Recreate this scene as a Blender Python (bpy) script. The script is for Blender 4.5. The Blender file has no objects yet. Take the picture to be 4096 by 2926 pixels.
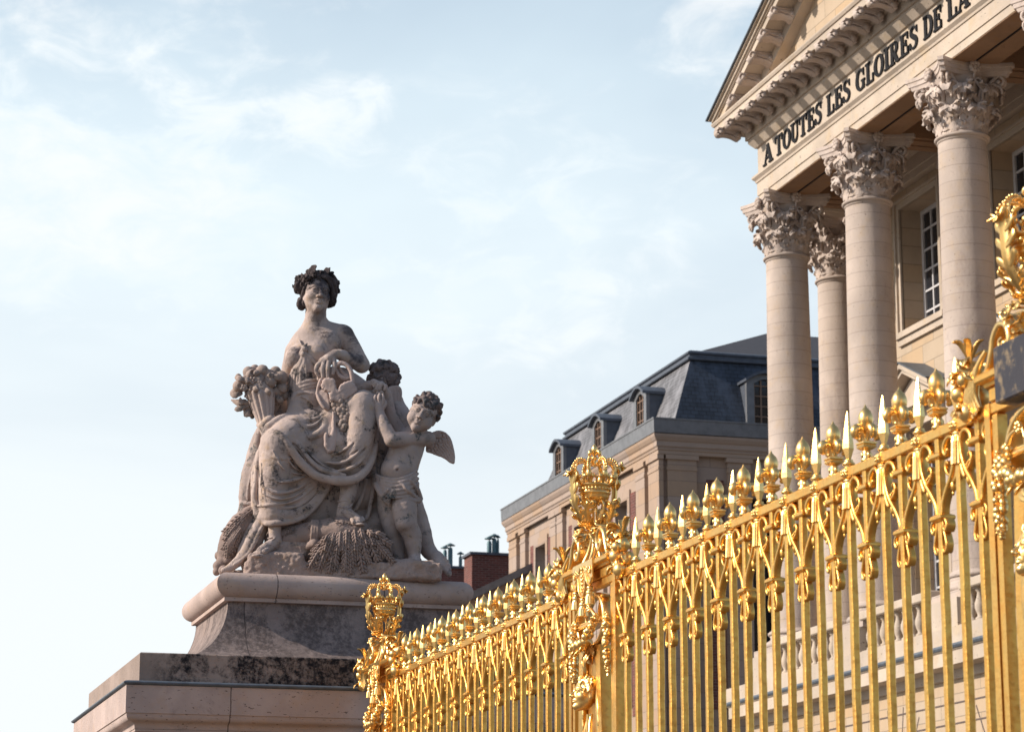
import bpy, math, random
import numpy as np
from mathutils import Vector, Matrix
random.seed(7)
rad = math.radians
S = bpy.context.scene
COL = S.collection
PI = math.pi

# ------------------------------------------------------------------ camera
F_, PITCH, YAW, EYE = 10240.0, rad(13.015), rad(16.02), 1.6
fw = Vector((math.sin(YAW)*math.cos(PITCH), math.cos(YAW)*math.cos(PITCH), math.sin(PITCH)))
rt = Vector((math.cos(YAW), -math.sin(YAW), 0))
upv = rt.cross(fw)
cam = bpy.data.objects.new('camera', bpy.data.cameras.new('camera'))
COL.objects.link(cam)
cam.matrix_world = Matrix(((rt.x, upv.x, -fw.x, 0), (rt.y, upv.y, -fw.y, 0), (rt.z, upv.z, -fw.z, EYE), (0, 0, 0, 1)))
cam.data.lens = 90; cam.data.sensor_width = 36; cam.data.sensor_fit = 'HORIZONTAL'
cam.data.clip_start = 0.1; cam.data.clip_end = 6000
cam.data.dof.use_dof = True; cam.data.dof.focus_distance = 20.5; cam.data.dof.aperture_fstop = 6.3
S.camera = cam

def ray(x, y):
    return fw + rt*((x-2048)/F_) + upv*((1463-y)/F_)
def onX(x, y, X):
    d = ray(x, y); t = X/d.x
    return Vector((X, d.y*t, EYE+d.z*t))
def onY(x, y, Y):
    d = ray(x, y); t = Y/d.y
    return Vector((d.x*t, Y, EYE+d.z*t))

# ------------------------------------------------------------------ object helpers
def tag(o, label=None, cat=None, group=None, kind=None):
    if label: o['label'] = label
    if cat: o['category'] = cat
    if group: o['group'] = group
    if kind: o['kind'] = kind
    return o
def empty(name, loc=(0, 0, 0), label=None, cat=None, group=None):
    o = bpy.data.objects.new(name, None); COL.objects.link(o); o.location = loc
    o.empty_display_size = .2
    return tag(o, label, cat, group)
def link(name, me, parent=None, loc=(0, 0, 0), rot=(0, 0, 0), scale=None):
    o = bpy.data.objects.new(name, me); COL.objects.link(o)
    if parent: o.parent = parent
    o.location = loc; o.rotation_euler = rot
    if scale: o.scale = scale
    return o
def dup(o, parent, loc=None):
    c = o.copy(); COL.objects.link(c); c.parent = parent
    if loc is not None: c.location = loc
    for ch in [q for q in bpy.data.objects if q.parent == o]:
        dup(ch, c)
    return c

class MB:
    """collects shapes into one mesh"""
    def __init__(s): s.v = []; s.f = []; s.sm = []; s.M = Matrix.Identity(4)
    def add(s, vs, fs, smooth=False):
        b = len(s.v); M = s.M
        s.v += [tuple(M @ Vector(p)) for p in vs]
        s.f += [tuple(b+i for i in f) for f in fs]; s.sm += [smooth]*len(fs)
    def box(s, a, b):
        (x0, y0, z0), (x1, y1, z1) = a, b
        s.add([(x0,y0,z0),(x1,y0,z0),(x1,y1,z0),(x0,y1,z0),(x0,y0,z1),(x1,y0,z1),(x1,y1,z1),(x0,y1,z1)],
              [(0,3,2,1),(4,5,6,7),(0,1,5,4),(1,2,6,5),(2,3,7,6),(3,0,4,7)])
    def bbox(s, a, b, c=.004):
        """box with chamfered vertical/horizontal edges"""
        (x0, y0, z0), (x1, y1, z1) = a, b
        s.loft([[(x0+c,y0+c,z0),(x1-c,y0+c,z0),(x1-c,y1-c,z0),(x0+c,y1-c,z0)],
                [(x0,y0,z0+c),(x1,y0,z0+c),(x1,y1,z0+c),(x0,y1,z0+c)],
                [(x0,y0,z1-c),(x1,y0,z1-c),(x1,y1,z1-c),(x0,y1,z1-c)],
                [(x0+c,y0+c,z1),(x1-c,y0+c,z1),(x1-c,y1-c,z1),(x0+c,y1-c,z1)]])
    def loft(s, rings, closed=True, caps=True, smooth=False):
        n = len(rings[0]); vs = [p for r in rings for p in r]; fs = []
        for i in range(len(rings)-1):
            for j in range(n if closed else n-1):
                k = (j+1) % n
                fs.append((i*n+j, i*n+k, (i+1)*n+k, (i+1)*n+j))
        s.add(vs, fs, smooth)
        if caps and closed:
            s.add(rings[0], [tuple(reversed(range(n)))]); s.add(rings[-1], [tuple(range(n))])
    def lathe(s, prof, n=24, c=(0, 0, 0), axis='z', smooth=True, a0=0):
        rings = []
        for r, z in prof:
            ring = []
            for j in range(n):
                a = a0+2*PI*j/n
                if axis == 'z': ring.append((c[0]+r*math.cos(a), c[1]+r*math.sin(a), c[2]+z))
                elif axis == 'x': ring.append((c[0]+z, c[1]+r*math.cos(a), c[2]+r*math.sin(a)))
                else: ring.append((c[0]+r*math.sin(a), c[1]+z, c[2]+r*math.cos(a)))
            rings.append(ring)
        s.loft(rings, smooth=smooth)
    def sphere(s, c, r, n=12, m=8, sc=(1, 1, 1)):
        vs = [(c[0], c[1], c[2]-r*sc[2])]
        for i in range(1, m):
            a = PI*i/m
            for j in range(n):
                b = 2*PI*j/n
                vs.append((c[0]+r*sc[0]*math.sin(a)*math.cos(b), c[1]+r*sc[1]*math.sin(a)*math.sin(b), c[2]-r*sc[2]*math.cos(a)))
        vs.append((c[0], c[1], c[2]+r*sc[2])); L = len(vs)-1; fs = []
        for j in range(n):
            k = (j+1) % n
            fs.append((0, 1+k, 1+j)); fs.append((L, L-n+j, L-n+k))
            for i in range(m-2):
                fs.append((1+i*n+j, 1+i*n+k, 1+(i+1)*n+k, 1+(i+1)*n+j))
        s.add(vs, fs, True)
    def tube(s, pts, r, n=8, flat=1.0, ref=None, smooth=True, sub=0):
        """swept round (or flattened) section along a path; r number or list"""
        P = [Vector(p) for p in pts]
        if not hasattr(r, '__len__'): r = [r]*len(P)
        if sub: P, r = spline(P, list(r), sub)
        rings = []; prev = None
        for i, p in enumerate(P):
            t = (P[min(i+1, len(P)-1)]-P[max(i-1, 0)]).normalized()
            if prev is None:
                q = Vector(ref) if ref else (Vector((0, 0, 1)) if abs(t.z) < .9 else Vector((1, 0, 0)))
                u = (q-t*q.dot(t)).normalized()
            else:
                u = (prev-t*prev.dot(t)).normalized()
            prev = u; w = t.cross(u)
            rings.append([tuple(p+u*(r[i]*flat*math.cos(2*PI*j/n))+w*(r[i]*math.sin(2*PI*j/n))) for j in range(n)])
        s.loft(rings, smooth=smooth)
    def prism(s, poly, axis, a, b, smooth=False):
        """polygon of 2D points extruded along an axis from a to b. axis x: (y,z); y: (x,z); z: (x,y)"""
        def at(p, t):
            return {'x': (t, p[0], p[1]), 'y': (p[0], t, p[1]), 'z': (p[0], p[1], t)}[axis]
        n = len(poly)
        s.add([at(p, a) for p in poly]+[at(p, b) for p in poly],
              [tuple(range(n)), tuple(reversed(range(n, 2*n)))])
        for i in range(n):
            j = (i+1) % n
            s.add([at(poly[i], a), at(poly[j], a), at(poly[j], b), at(poly[i], b)], [(0, 1, 2, 3)], smooth)
    def leaf(s, spine, side, width, lobes=4, cup=.25, thick=.006, n=18, tipw=.12, serr=.45, basew=.35, nrm=None):
        """acanthus-like leaf: spine path, sideways vector, half width; lobed edge, ribbed, with thickness"""
        P, _ = spline([Vector(p) for p in spine], [0]*len(spine), max(2, n//(len(spine)-1)))
        N = len(P)-1; sd = Vector(side).normalized(); U = (-1, -.62, -.3, 0, .3, .62, 1)
        top = []; bot = []
        for i, p in enumerate(P):
            v = i/N
            t = (P[min(i+1, N)]-P[max(i-1, 0)]).normalized()
            sv = (sd-t*sd.dot(t)).normalized(); nn = sv.cross(t)
            if nrm is not None and nn.dot(Vector(nrm)) < 0: pass
            env = (basew+(1-basew)*math.sin(min(1, v/.55)*PI/2)) if v < .55 else (tipw+(1-tipw)*math.cos((v-.55)/.45*PI/2))
            lob = 1-serr*(1-abs(math.sin(lobes*PI*v+.35))**.7)
            for u in U:
                e = env*width*(lob if abs(u) > .9 else (1 if abs(u) < .5 else (1+lob)/2))
                rib = .15*width*env*(math.cos(u*PI*3.2))*(1-.5*abs(u))
                off = -cup*width*env*u*u+rib+(.12*width*(1-lob) if abs(u) > .9 else 0)
                # outer points sweep toward the tip so the lobes point forward
                q = p+sv*(u*e)+nn*off+t*(abs(u)*.25*width*env*(lob-.5))
                top.append(tuple(q)); bot.append(tuple(q-nn*thick))
        k = len(U); fs = []; L = len(top)
        for i in range(N):
            for j in range(k-1):
                a, b, c, d = i*k+j, i*k+j+1, (i+1)*k+j+1, (i+1)*k+j
                fs.append((a, b, c, d)); fs.append((L+d, L+c, L+b, L+a))
            for j in (0, k-1):
                a, d = i*k+j, (i+1)*k+j
                fs.append((a, d, L+d, L+a) if j == 0 else (d, a, L+a, L+d))
        s.add(top+bot, fs, True)
    def acanthus(s, spine, side, width, lobes=4, cup=.25, thick=.006, basew=.45, tipw=.2, curl=.25, face=1, fat=.36):
        """leaf with separate pointed side lobes along a ribbed middle"""
        s.leaf(spine, side, width*.52, 2, cup, thick, 16, tipw, .12, basew)
        P, _ = spline([Vector(p) for p in spine], [0]*len(spine), 8); N = len(P)-1; sd = Vector(side).normalized()
        for k in range(lobes):
            v = (k+.35)/(lobes+.25); i = min(N-1, int(v*N)); p = P[i]
            t = (P[min(i+1, N)]-P[max(i-1, 0)]).normalized(); sv = (sd-t*sd.dot(t)).normalized(); nn = sv.cross(t)*face
            env = (basew+(1-basew)*math.sin(min(1, v/.5)*PI/2)) if v < .5 else (tipw+(1-tipw)*math.cos((v-.5)/.5*PI/2))
            L_ = width*env
            for q in (-1, 1):
                sp_ = [p+sv*(q*.12*L_)-t*.12*L_, p+sv*(q*.55*L_)+t*.12*L_-nn*(cup*.25*L_), p+sv*(q*.92*L_)+t*.42*L_-nn*(cup*.3*L_), p+sv*(q*1.02*L_)+t*.66*L_+nn*(curl*.35*L_)]
                s.leaf(sp_, t*q*-1+sv*.3, L_*fat, 1, cup, thick, 9, .25, .05, .7)
    def ring(s, rect, prof, smooth=False, sides='nsew', cap_top=False, cap_bot=False):
        """profile [(offset,z)...] carried round a rectangle (x0,y0,x1,y1); offset grows outwards"""
        x0, y0, x1, y1 = rect
        C = lambda o, z: [(x0-o, y0-o, z), (x1+o, y0-o, z), (x1+o, y1+o, z), (x0-o, y1+o, z)]
        R = [C(o, z) for o, z in prof]; nm = {'s': 0, 'e': 1, 'n': 2, 'w': 3}
        for q in sides:
            j = nm[q]; k = (j+1) % 4
            vs = []; fs = []
            for r in R: vs += [r[j], r[k]]
            for i in range(len(R)-1): fs.append((2*i, 2*i+1, 2*i+3, 2*i+2))
            s.add(vs, fs, smooth)
        if cap_top: s.add(R[-1], [(0, 1, 2, 3)])
        if cap_bot: s.add(R[0], [(3, 2, 1, 0)])
    def wall(s, axis, pos, u0, u1, z0, z1, holes=(), depth=.3, outward=-1):
        """wall in plane axis=pos with rectangular holes (u0,u1,z0,z1) and reveals of given depth going inward"""
        us = sorted({u0, u1, *[h[0] for h in holes], *[h[1] for h in holes]})
        zs = sorted({z0, z1, *[h[2] for h in holes], *[h[3] for h in holes]})
        at = (lambda u, z, d=0: (pos-outward*d, u, z)) if axis == 'x' else (lambda u, z, d=0: (u, pos-outward*d, z))
        for i in range(len(us)-1):
            for j in range(len(zs)-1):
                cu, cz = (us[i]+us[i+1])/2, (zs[j]+zs[j+1])/2
                if any(h[0] < cu < h[1] and h[2] < cz < h[3] for h in holes): continue
                s.add([at(us[i], zs[j]), at(us[i+1], zs[j]), at(us[i+1], zs[j+1]), at(us[i], zs[j+1])], [(0, 1, 2, 3)])
        for a, b, c, d in holes:
            for p, q in (((a, c), (b, c)), ((b, c), (b, d)), ((b, d), (a, d)), ((a, d), (a, c))):
                s.add([at(*p), at(*q), at(*q, depth), at(*p, depth)], [(0, 1, 2, 3)])
    def mesh(s, name, mats):
        me = bpy.data.meshes.new(name)
        me.from_pydata(s.v, [], s.f)
        me.polygons.foreach_set('use_smooth', s.sm)
        for m in (mats if isinstance(mats, (list, tuple)) else [mats]): me.materials.append(m)
        me.validate(); me.update()
        return me
    def fixnormals(s): pass
    def build(s, name, mat, parent=None, loc=(0, 0, 0), rot=(0, 0, 0)):
        return link(name, s.mesh(name, mat), parent, loc, rot)

def spline(P, r, sub):
    """Catmull-Rom resampling of a path with radii"""
    out = []; ro = []
    n = len(P)
    for i in range(n-1):
        p0, p1, p2, p3 = P[max(i-1, 0)], P[i], P[i+1], P[min(i+2, n-1)]
        for k in range(sub):
            t = k/sub
            out.append(.5*((2*p1)+(p2-p0)*t+(2*p0-5*p1+4*p2-p3)*t*t+(3*p1-p0-3*p2+p3)*t**3))
            ro.append(r[i]+(r[i+1]-r[i])*t)
    out.append(P[-1]); ro.append(r[-1])
    return out, ro

# ------------------------------------------------------------------ materials
class NT:
    def __init__(s, name):
        s.m = bpy.data.materials.new(name); s.m.use_nodes = True
        s.t = s.m.node_tree; s.n = s.t.nodes; s.l = s.t.links
        s.b = s.n['Principled BSDF']
    def new(s, ty, **k):
        n = s.n.new(ty)
        for a, b in k.items(): setattr(n, a, b)
        return n
    def put(s, sock, v):
        if hasattr(v, 'is_linked') or hasattr(v, 'links'): s.l.new(v, sock)
        elif v is not None: sock.default_value = v
    def coord(s, kind='Object', scale=None):
        if kind == 'World': o = s.new('ShaderNodeNewGeometry').outputs['Position']
        else: o = s.new('ShaderNodeTexCoord').outputs[kind]
        if scale:
            mp = s.new('ShaderNodeMapping'); s.l.new(o, mp.inputs[0]); mp.inputs['Scale'].default_value = scale; o = mp.outputs[0]
        return o
    def noise(s, co, scale, detail=4, rough=.55, dist=0):
        n = s.new('ShaderNodeTexNoise'); s.l.new(co, n.inputs['Vector'])
        n.inputs['Scale'].default_value = scale; n.inputs['Detail'].default_value = detail
        n.inputs['Roughness'].default_value = rough; n.inputs['Distortion'].default_value = dist
        return n.outputs['Fac']
    def ramp(s, f, a, b, c0=0, c1=1):
        n = s.new('ShaderNodeMapRange', interpolation_type='SMOOTHSTEP'); s.l.new(f, n.inputs[0])
        n.inputs[1].default_value = a; n.inputs[2].default_value = b; n.inputs[3].default_value = c0; n.inputs[4].default_value = c1
        return n.outputs[0]
    def math(s, op, a, b=0, c=None):
        n = s.new('ShaderNodeMath', operation=op); s.put(n.inputs[0], a); s.put(n.inputs[1], b)
        if c is not None: s.put(n.inputs[2], c)
        return n.outputs[0]
    def mix(s, f, a, b, blend='MIX'):
        n = s.new('ShaderNodeMix', data_type='RGBA', blend_type=blend)
        s.put(n.inputs[0], f)
        for i, c in ((6, a), (7, b)):
            s.put(n.inputs[i], (*c, 1) if isinstance(c, tuple) else c)
        return n.outputs[2]
    def bump(s, h, dist=.01, strength=.5):
        n = s.new('ShaderNodeBump'); s.l.new(h, n.inputs['Height']); n.inputs['Distance'].default_value = dist
        n.inputs['Strength'].default_value = strength; s.l.new(n.outputs[0], s.b.inputs['Normal'])
    def out(s, col=None, rough=.8, metal=0, spec=None):
        s.put(s.b.inputs['Base Color'], (*col, 1) if isinstance(col, tuple) else col)
        s.put(s.b.inputs['Roughness'], rough); s.b.inputs['Metallic'].default_value = metal
        if spec is not None: s.b.inputs['Specular IOR Level'].default_value = spec
        return s.m

def m_stone(name, base, stain=.5, dark=(.06, .05, .06), scale=1., streak=False, joints=None, ochre=.25, co='Object', thr=.56, bump=.35, spots=None, zband=None):
    m = NT(name); c = m.coord(co)
    big = m.noise(c, 1.3*scale, 5, .6); mid = m.noise(c, 6*scale, 5, .6); fine = m.noise(c, 45*scale, 3, .6)
    col = m.mix(m.ramp(big, .35, .68), tuple(x*.86 for x in base), tuple(min(1, x*1.12) for x in base))
    col = m.mix(m.math('MULTIPLY', m.ramp(mid, .5, .72), ochre), col, (base[0]*1.02, base[1]*.86, base[2]*.55))
    # grey-black weathering crust in patches
    sc = m.coord(co, (1, 1, .3)) if streak else c
    st = m.noise(sc, 3.1*scale, 6, .68, .4)
    f = m.ramp(st, thr, thr+.13)
    br = m.ramp(m.noise(c, 21*scale, 4, .7), .3, .6)
    f = m.math('MULTIPLY', m.math('MULTIPLY', f, br), stain)
    if spots:
        for (p, r, amt) in spots:
            dn = m.new('ShaderNodeVectorMath', operation='DISTANCE'); m.l.new(c, dn.inputs[0]); dn.inputs[1].default_value = p
            dd = m.math('ADD', dn.outputs['Value'], m.math('MULTIPLY', m.math('SUBTRACT', m.noise(c, 9, 5, .7), .5), r*1.6))
            f = m.math('MAXIMUM', f, m.math('MULTIPLY', m.ramp(dd, r*.55, r, 1, 0), m.math('MULTIPLY', m.ramp(mid, .3, .6, .55, 1), amt)))
    if zband:
        sx = m.new('ShaderNodeSeparateXYZ'); m.l.new(c, sx.inputs[0])
        z0, z1, amt = zband
        zz = m.math('ADD', sx.outputs[2], m.math('MULTIPLY', m.math('SUBTRACT', m.noise(sc, 4*scale, 6, .7), .5), .5))
        f = m.math('MAXIMUM', f, m.math('MULTIPLY', m.ramp(zz, z0, z1), m.math('MULTIPLY', br, amt)))
    col = m.mix(f, col, dark)
    # small pits
    pit = m.ramp(m.noise(m.coord(co, (1, 1, 2.2)), 34*scale, 2, .5), .69, .74)
    col = m.mix(m.math('MULTIPLY', pit, .7), col, (.05, .04, .04))
    if joints:
        sx = m.new('ShaderNodeSeparateXYZ'); m.l.new(c, sx.inputs[0])
        step, off, wid = joints
        q = m.math('FRACT', m.math('DIVIDE', m.math('ADD', sx.outputs[2], off), step))
        ln = m.math('LESS_THAN', q, wid/step)
        idn = m.math('FLOOR', m.math('DIVIDE', m.math('ADD', sx.outputs[2], off), step))
        wn = m.new('ShaderNodeTexWhiteNoise', noise_dimensions='1D'); m.l.new(idn, wn.inputs['W'])
        col = m.mix(m.math('MULTIPLY', wn.outputs['Value'], .35), col, tuple(x*.78 for x in (base[0]*1.02, base[1]*.97, base[2]*.9)))
        col = m.mix(m.math('MULTIPLY', ln, .42), col, tuple(x*.3 for x in base))
    m.bump(m.math('ADD', m.math('MULTIPLY', fine, .6), m.math('ADD', mid, m.math('MULTIPLY', pit, -.8))), .02/scale**.5, bump)
    return m.out(col, .88, 0, .25)

def m_ashlar(name, base, bw=1.1, bh=.42, mortar=.008, axis='x', var=.35, warm=(1.05, .92, .74)):
    m = NT(name); p = m.coord('World')
    sx = m.new('ShaderNodeSeparateXYZ'); m.l.new(p, sx.inputs[0])
    cb = m.new('ShaderNodeCombineXYZ'); m.l.new(sx.outputs[1 if axis == 'x' else 0], cb.inputs[0]); m.l.new(sx.outputs[2], cb.inputs[1])
    b = m.new('ShaderNodeTexBrick'); m.l.new(cb.outputs[0], b.inputs['Vector'])
    b.inputs['Scale'].default_value = 1; b.inputs['Brick Width'].default_value = bw; b.inputs['Row Height'].default_value = bh
    b.inputs['Mortar Size'].default_value = mortar; b.inputs['Mortar Smooth'].default_value = .1; b.inputs['Bias'].default_value = 0
    b.inputs['Color1'].default_value = (*base, 1); b.inputs['Color2'].default_value = (*[base[i]*warm[i] for i in range(3)], 1)
    b.inputs['Mortar'].default_value = (*[x*.5 for x in base], 1)
    n = m.noise(p, 1.7, 5, .6); n2 = m.noise(p, 14, 4, .6)
    col = m.mix(var, (base), b.outputs['Color']) if False else b.outputs['Color']
    col = m.mix(m.math('MULTIPLY', m.ramp(n, .4, .7), .3), col, tuple(x*.72 for x in base))
    col = m.mix(m.math('MULTIPLY', m.ramp(n2, .55, .75), .25), col, tuple(x*.6 for x in base))
    m.bump(m.math('ADD', n2, b.outputs['Fac']), .01, .2)
    return m.out(col, .88, 0, .25)

def m_brick(name):
    m = NT(name); p = m.coord('World')
    sx = m.new('ShaderNodeSeparateXYZ'); m.l.new(p, sx.inputs[0])
    cb = m.new('ShaderNodeCombineXYZ'); m.l.new(m.math('ADD', sx.outputs[1], sx.outputs[0]), cb.inputs[0]); m.l.new(sx.outputs[2], cb.inputs[1])
    b = m.new('ShaderNodeTexBrick'); m.l.new(cb.outputs[0], b.inputs['Vector']); b.inputs['Scale'].default_value = 1
    b.inputs['Brick Width'].default_value = .28; b.inputs['Row Height'].default_value = .09; b.inputs['Mortar Size'].default_value = .012
    b.inputs['Color1'].default_value = (.19, .062, .052, 1); b.inputs['Color2'].default_value = (.10, .038, .035, 1); b.inputs['Mortar'].default_value = (.2, .14, .12, 1)
    n = m.noise(p, 3, 5, .6)
    return m.out(m.mix(m.ramp(n, .45, .7), b.outputs['Color'], (.16, .07, .06)), .9, 0, .2)

def m_gold(name, base=(1.0, .665, .255), rough=.30, hammer=0, dirt=.4):
    m = NT(name); c = m.coord('World')
    n = m.noise(c, 26, 4, .6); f = m.noise(c, 120, 3, .6)
    col = m.mix(m.math('MULTIPLY', m.ramp(n, .48, .72), dirt), base, (base[0]*.62, base[1]*.48, base[2]*.42))
    n2 = m.noise(c, 5.5, 4, .6); col = m.mix(m.ramp(n2, .45, .7, 0, .38), col, (base[0]*.72, base[1]*.60, base[2]*.5))
    r = m.math('ADD', m.math('ADD', rough, m.ramp(n2, .4, .7, 0, .14)), m.math('MULTIPLY', m.math('SUBTRACT', n, .5), .3))
    h = m.math('ADD', m.math('MULTIPLY', f, .25), m.math('MULTIPLY', n, .5))
    if hammer:
        w = m.noise(m.coord('World', (1, 1, 2.2)), 22, 2, .5)
        h = m.math('ADD', h, m.math('MULTIPLY', w, hammer))
    m.bump(h, .006, .35)
    return m.out(col, r, 1)

def m_plain(name, col, rough=.6, metal=0, var=.25, scale=6, spec=None, bump=0):
    m = NT(name); n = m.noise(m.coord('World'), scale, 5, .6)
    c = m.mix(m.math('MULTIPLY', m.ramp(n, .35, .7), var*2), col, tuple(x*.6 for x in col))
    if bump: m.bump(n, .02, bump)
    return m.out(c, rough, metal, spec)

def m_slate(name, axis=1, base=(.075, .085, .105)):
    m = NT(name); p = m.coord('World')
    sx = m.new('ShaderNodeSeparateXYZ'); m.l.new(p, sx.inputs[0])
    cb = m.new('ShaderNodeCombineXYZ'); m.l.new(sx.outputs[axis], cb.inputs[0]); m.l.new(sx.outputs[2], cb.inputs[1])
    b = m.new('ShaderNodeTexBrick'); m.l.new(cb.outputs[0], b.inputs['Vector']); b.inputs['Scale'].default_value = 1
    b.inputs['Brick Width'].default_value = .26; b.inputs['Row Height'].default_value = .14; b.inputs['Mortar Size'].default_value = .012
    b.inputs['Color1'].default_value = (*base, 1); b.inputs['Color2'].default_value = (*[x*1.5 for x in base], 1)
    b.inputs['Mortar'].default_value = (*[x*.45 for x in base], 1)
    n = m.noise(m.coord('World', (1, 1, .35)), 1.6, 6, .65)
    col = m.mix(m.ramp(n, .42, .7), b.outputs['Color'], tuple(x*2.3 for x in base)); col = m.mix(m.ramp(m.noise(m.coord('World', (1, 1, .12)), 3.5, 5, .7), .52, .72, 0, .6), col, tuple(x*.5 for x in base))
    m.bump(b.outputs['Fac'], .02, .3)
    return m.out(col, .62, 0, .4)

def m_plate(name):
    m = NT(name); c = m.coord('World'); n = m.noise(c, 11, 5, .6); f = m.noise(c, 60, 3, .6)
    col = m.mix(m.ramp(n, .50, .66), (.05, .046, .055), (.30, .21, .12))  # dark tone and golden blotches paint in the plate's reflections
    m.bump(f, .004, .3)
    return m.out(col, m.ramp(n, .4, .7, .55, .4), .6)
GOLD = m_gold('gilding')
GOLD_BAR = m_gold('gilded_bar', (.90, .515, .13), .35, 1.0, .45)
GOLD_DARK = m_plate('dark_plate')
PAL = (.48, .405, .335)
M_PALACE = m_stone('palace_stone', PAL, .18, (.2, .16, .14), .35, ochre=.35, co='World')
M_SHAFT = m_stone('column_stone', (.475, .40, .355), .45, (.27, .215, .21), .5, streak=True, joints=(.318, .1, .013), ochre=.3, co='World', thr=.52)
M_CAP = m_stone('capital_stone', (.51, .43, .385), .3, (.16, .13, .13), 1, ochre=.3, co='World', thr=.52)
M_SOFFIT = m_stone('soffit_bounce_stone', (.30, .185, .115), .3, (.1, .07, .05), .5, ochre=.5, co='World')  # palace stone browned: warm bounce and portico shade put into the colour
M_WALL = m_ashlar('palace_wall', (.45, .365, .28))
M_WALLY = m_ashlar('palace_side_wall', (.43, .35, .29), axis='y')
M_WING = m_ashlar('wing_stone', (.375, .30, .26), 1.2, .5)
M_WINGY = m_ashlar('wing_shaded_stone', (.33, .265, .235), 1.2, .5, axis='y')  # wing stone copied darker, the side's shade held in the base colour
M_BRICK = m_brick('red_brick')
M_SLATE = m_slate('slate_lit_front', 1, (.105, .105, .115))  # paler copy of the slate for the sunlit slope
M_SLATEY = m_slate('slate_shaded_side', 0, (.028, .036, .052))  # same slate as the front, shade painted into a darker, bluer base
M_LEAD = m_plain('lead', (.09, .105, .135), .5, .2, .3, 5)
M_ZINC = m_plain('zinc_gutter', (.19, .195, .21), .5, .3, .3, 4)
M_BLUELEAD = m_plain('blue_lead', (.10, .12, .15), .55, 0, .4, 8)
M_LETTER = m_plain('bronze_letter', (.012, .012, .015), .7, .0, .2, 8, .2)
M_WINFRAME = m_plain('white_window_paint', (.55, .55, .58), .5, 0, .1)
M_WOODFRAME = m_plain('brown_window_paint', (.22, .135, .09), .5, 0, .2)
M_GLASS = m_plain('window_glass', (.018, .02, .026), .08, 0, .1, 3, .5)
M_DARK = m_plain('dark_gap', (.012, .011, .012), .9)
M_GROUND = m_plain('cobbles', (.13, .11, .093), .9, 0, .2, 3)
M_COWL = m_plain('chimney_cowl_metal', (.10, .17, .19), .5, .5, .3)
# ------------------------------------------------------------------ light and sky
SUN_EL, SUN_PHI = rad(31), rad(8)       # sun to the left (-X), a little beyond the fence's cross direction (+Y)
sd = Vector((-math.cos(SUN_EL)*math.cos(SUN_PHI), math.cos(SUN_EL)*math.sin(SUN_PHI), math.sin(SUN_EL)))
L = bpy.data.lights.new('sun', 'SUN'); L.energy = 4.4; L.angle = rad(.6); L.color = (1, .89, .76)
so = bpy.data.objects.new('sun', L); COL.objects.link(so); so.rotation_euler = sd.to_track_quat('Z', 'Y').to_euler()
so.location = sd*200
wd = bpy.data.worlds.new('World'); S.world = wd; wd.use_nodes = True
t = wd.node_tree; N = t.nodes; bg = N['Background']
sky = N.new('ShaderNodeTexSky'); sky.sky_type = 'NISHITA'; sky.sun_disc = False
sky.sun_elevation = SUN_EL; sky.sun_rotation = math.atan2(sd.x, sd.y); sky.air_density = 1.0; sky.dust_density = 1.2; sky.ozone_density = 1.2
tc = N.new('ShaderNodeTexCoord')
def wn(ty, **k):
    n = N.new(ty)
    for a, b in k.items(): setattr(n, a, b)
    return n
def wl(a, b): t.links.new(a, b)
def wmath(op, a, b):
    n = wn('ShaderNodeMath', operation=op)
    for i, v in enumerate((a, b)):
        if hasattr(v, 'links'): wl(v, n.inputs[i])
        else: n.inputs[i].default_value = v
    return n.outputs[0]
def wramp(f, a, b, c=0, d=1):
    n = wn('ShaderNodeMapRange', interpolation_type='SMOOTHSTEP'); wl(f, n.inputs[0])
    for i, v in enumerate((a, b, c, d)): n.inputs[i+1].default_value = v
    return n.outputs[0]
def wnoise(sc, scale, detail, rough, loc=(0, 0, 0), dist=0):
    mp = wn('ShaderNodeMapping'); wl(tc.outputs['Generated'], mp.inputs[0]); mp.inputs['Scale'].default_value = sc; mp.inputs['Location'].default_value = loc
    n = wn('ShaderNodeTexNoise'); wl(mp.outputs[0], n.inputs['Vector']); n.inputs['Scale'].default_value = scale
    n.inputs['Detail'].default_value = detail; n.inputs['Roughness'].default_value = rough; n.inputs['Distortion'].default_value = dist
    return n.outputs['Fac']
sp = wn('ShaderNodeSeparateXYZ'); wl(tc.outputs['Generated'], sp.inputs[0])
zel = sp.outputs[2]
veil = wnoise((1, 1, 2.2), 2.6, 5, .55, (3.1, .4, 0), .3)         # broad thin veil
puff = wnoise((1, 1, 1.9), 30, 9, .60, (0.3, 1.7, .2), .5)       # small clumped clouds
soft = wnoise((1, 1, 2.4), 9, 6, .55, (4.3, .7, .2), .6)
def bank(px, py, r0, r1):
    """1 near a direction of the sky, fading out between the two angles (radians)"""
    d = ray(px, py).normalized()
    v = wn('ShaderNodeVectorMath', operation='DISTANCE'); nm = wn('ShaderNodeVectorMath', operation='NORMALIZE'); wl(tc.outputs['Generated'], nm.inputs[0])
    wl(nm.outputs[0], v.inputs[0]); v.inputs[1].default_value = d
    return wramp(v.outputs['Value'], r0, r1, 1, 0)
patch = wmath('MAXIMUM', wmath('MAXIMUM', bank(150, 120, .04, .17), wmath('MULTIPLY', bank(1330, 430, .008, .04), 1.0)), wmath('MAXIMUM', wmath('MULTIPLY', bank(2850, 130, .01, .05), .8), wmath('MULTIPLY', bank(2150, 1050, .02, .13), .5)))
patch = wmath('MAXIMUM', patch, wmath('MULTIPLY', wramp(wnoise((1, 1, 1.6), 5, 3, .5, (7.3, 2.2, 1.0)), .5, .7), .35))
haze = wramp(zel, .17, .42, 1.0, .56)                               # whiter near the horizon
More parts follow.
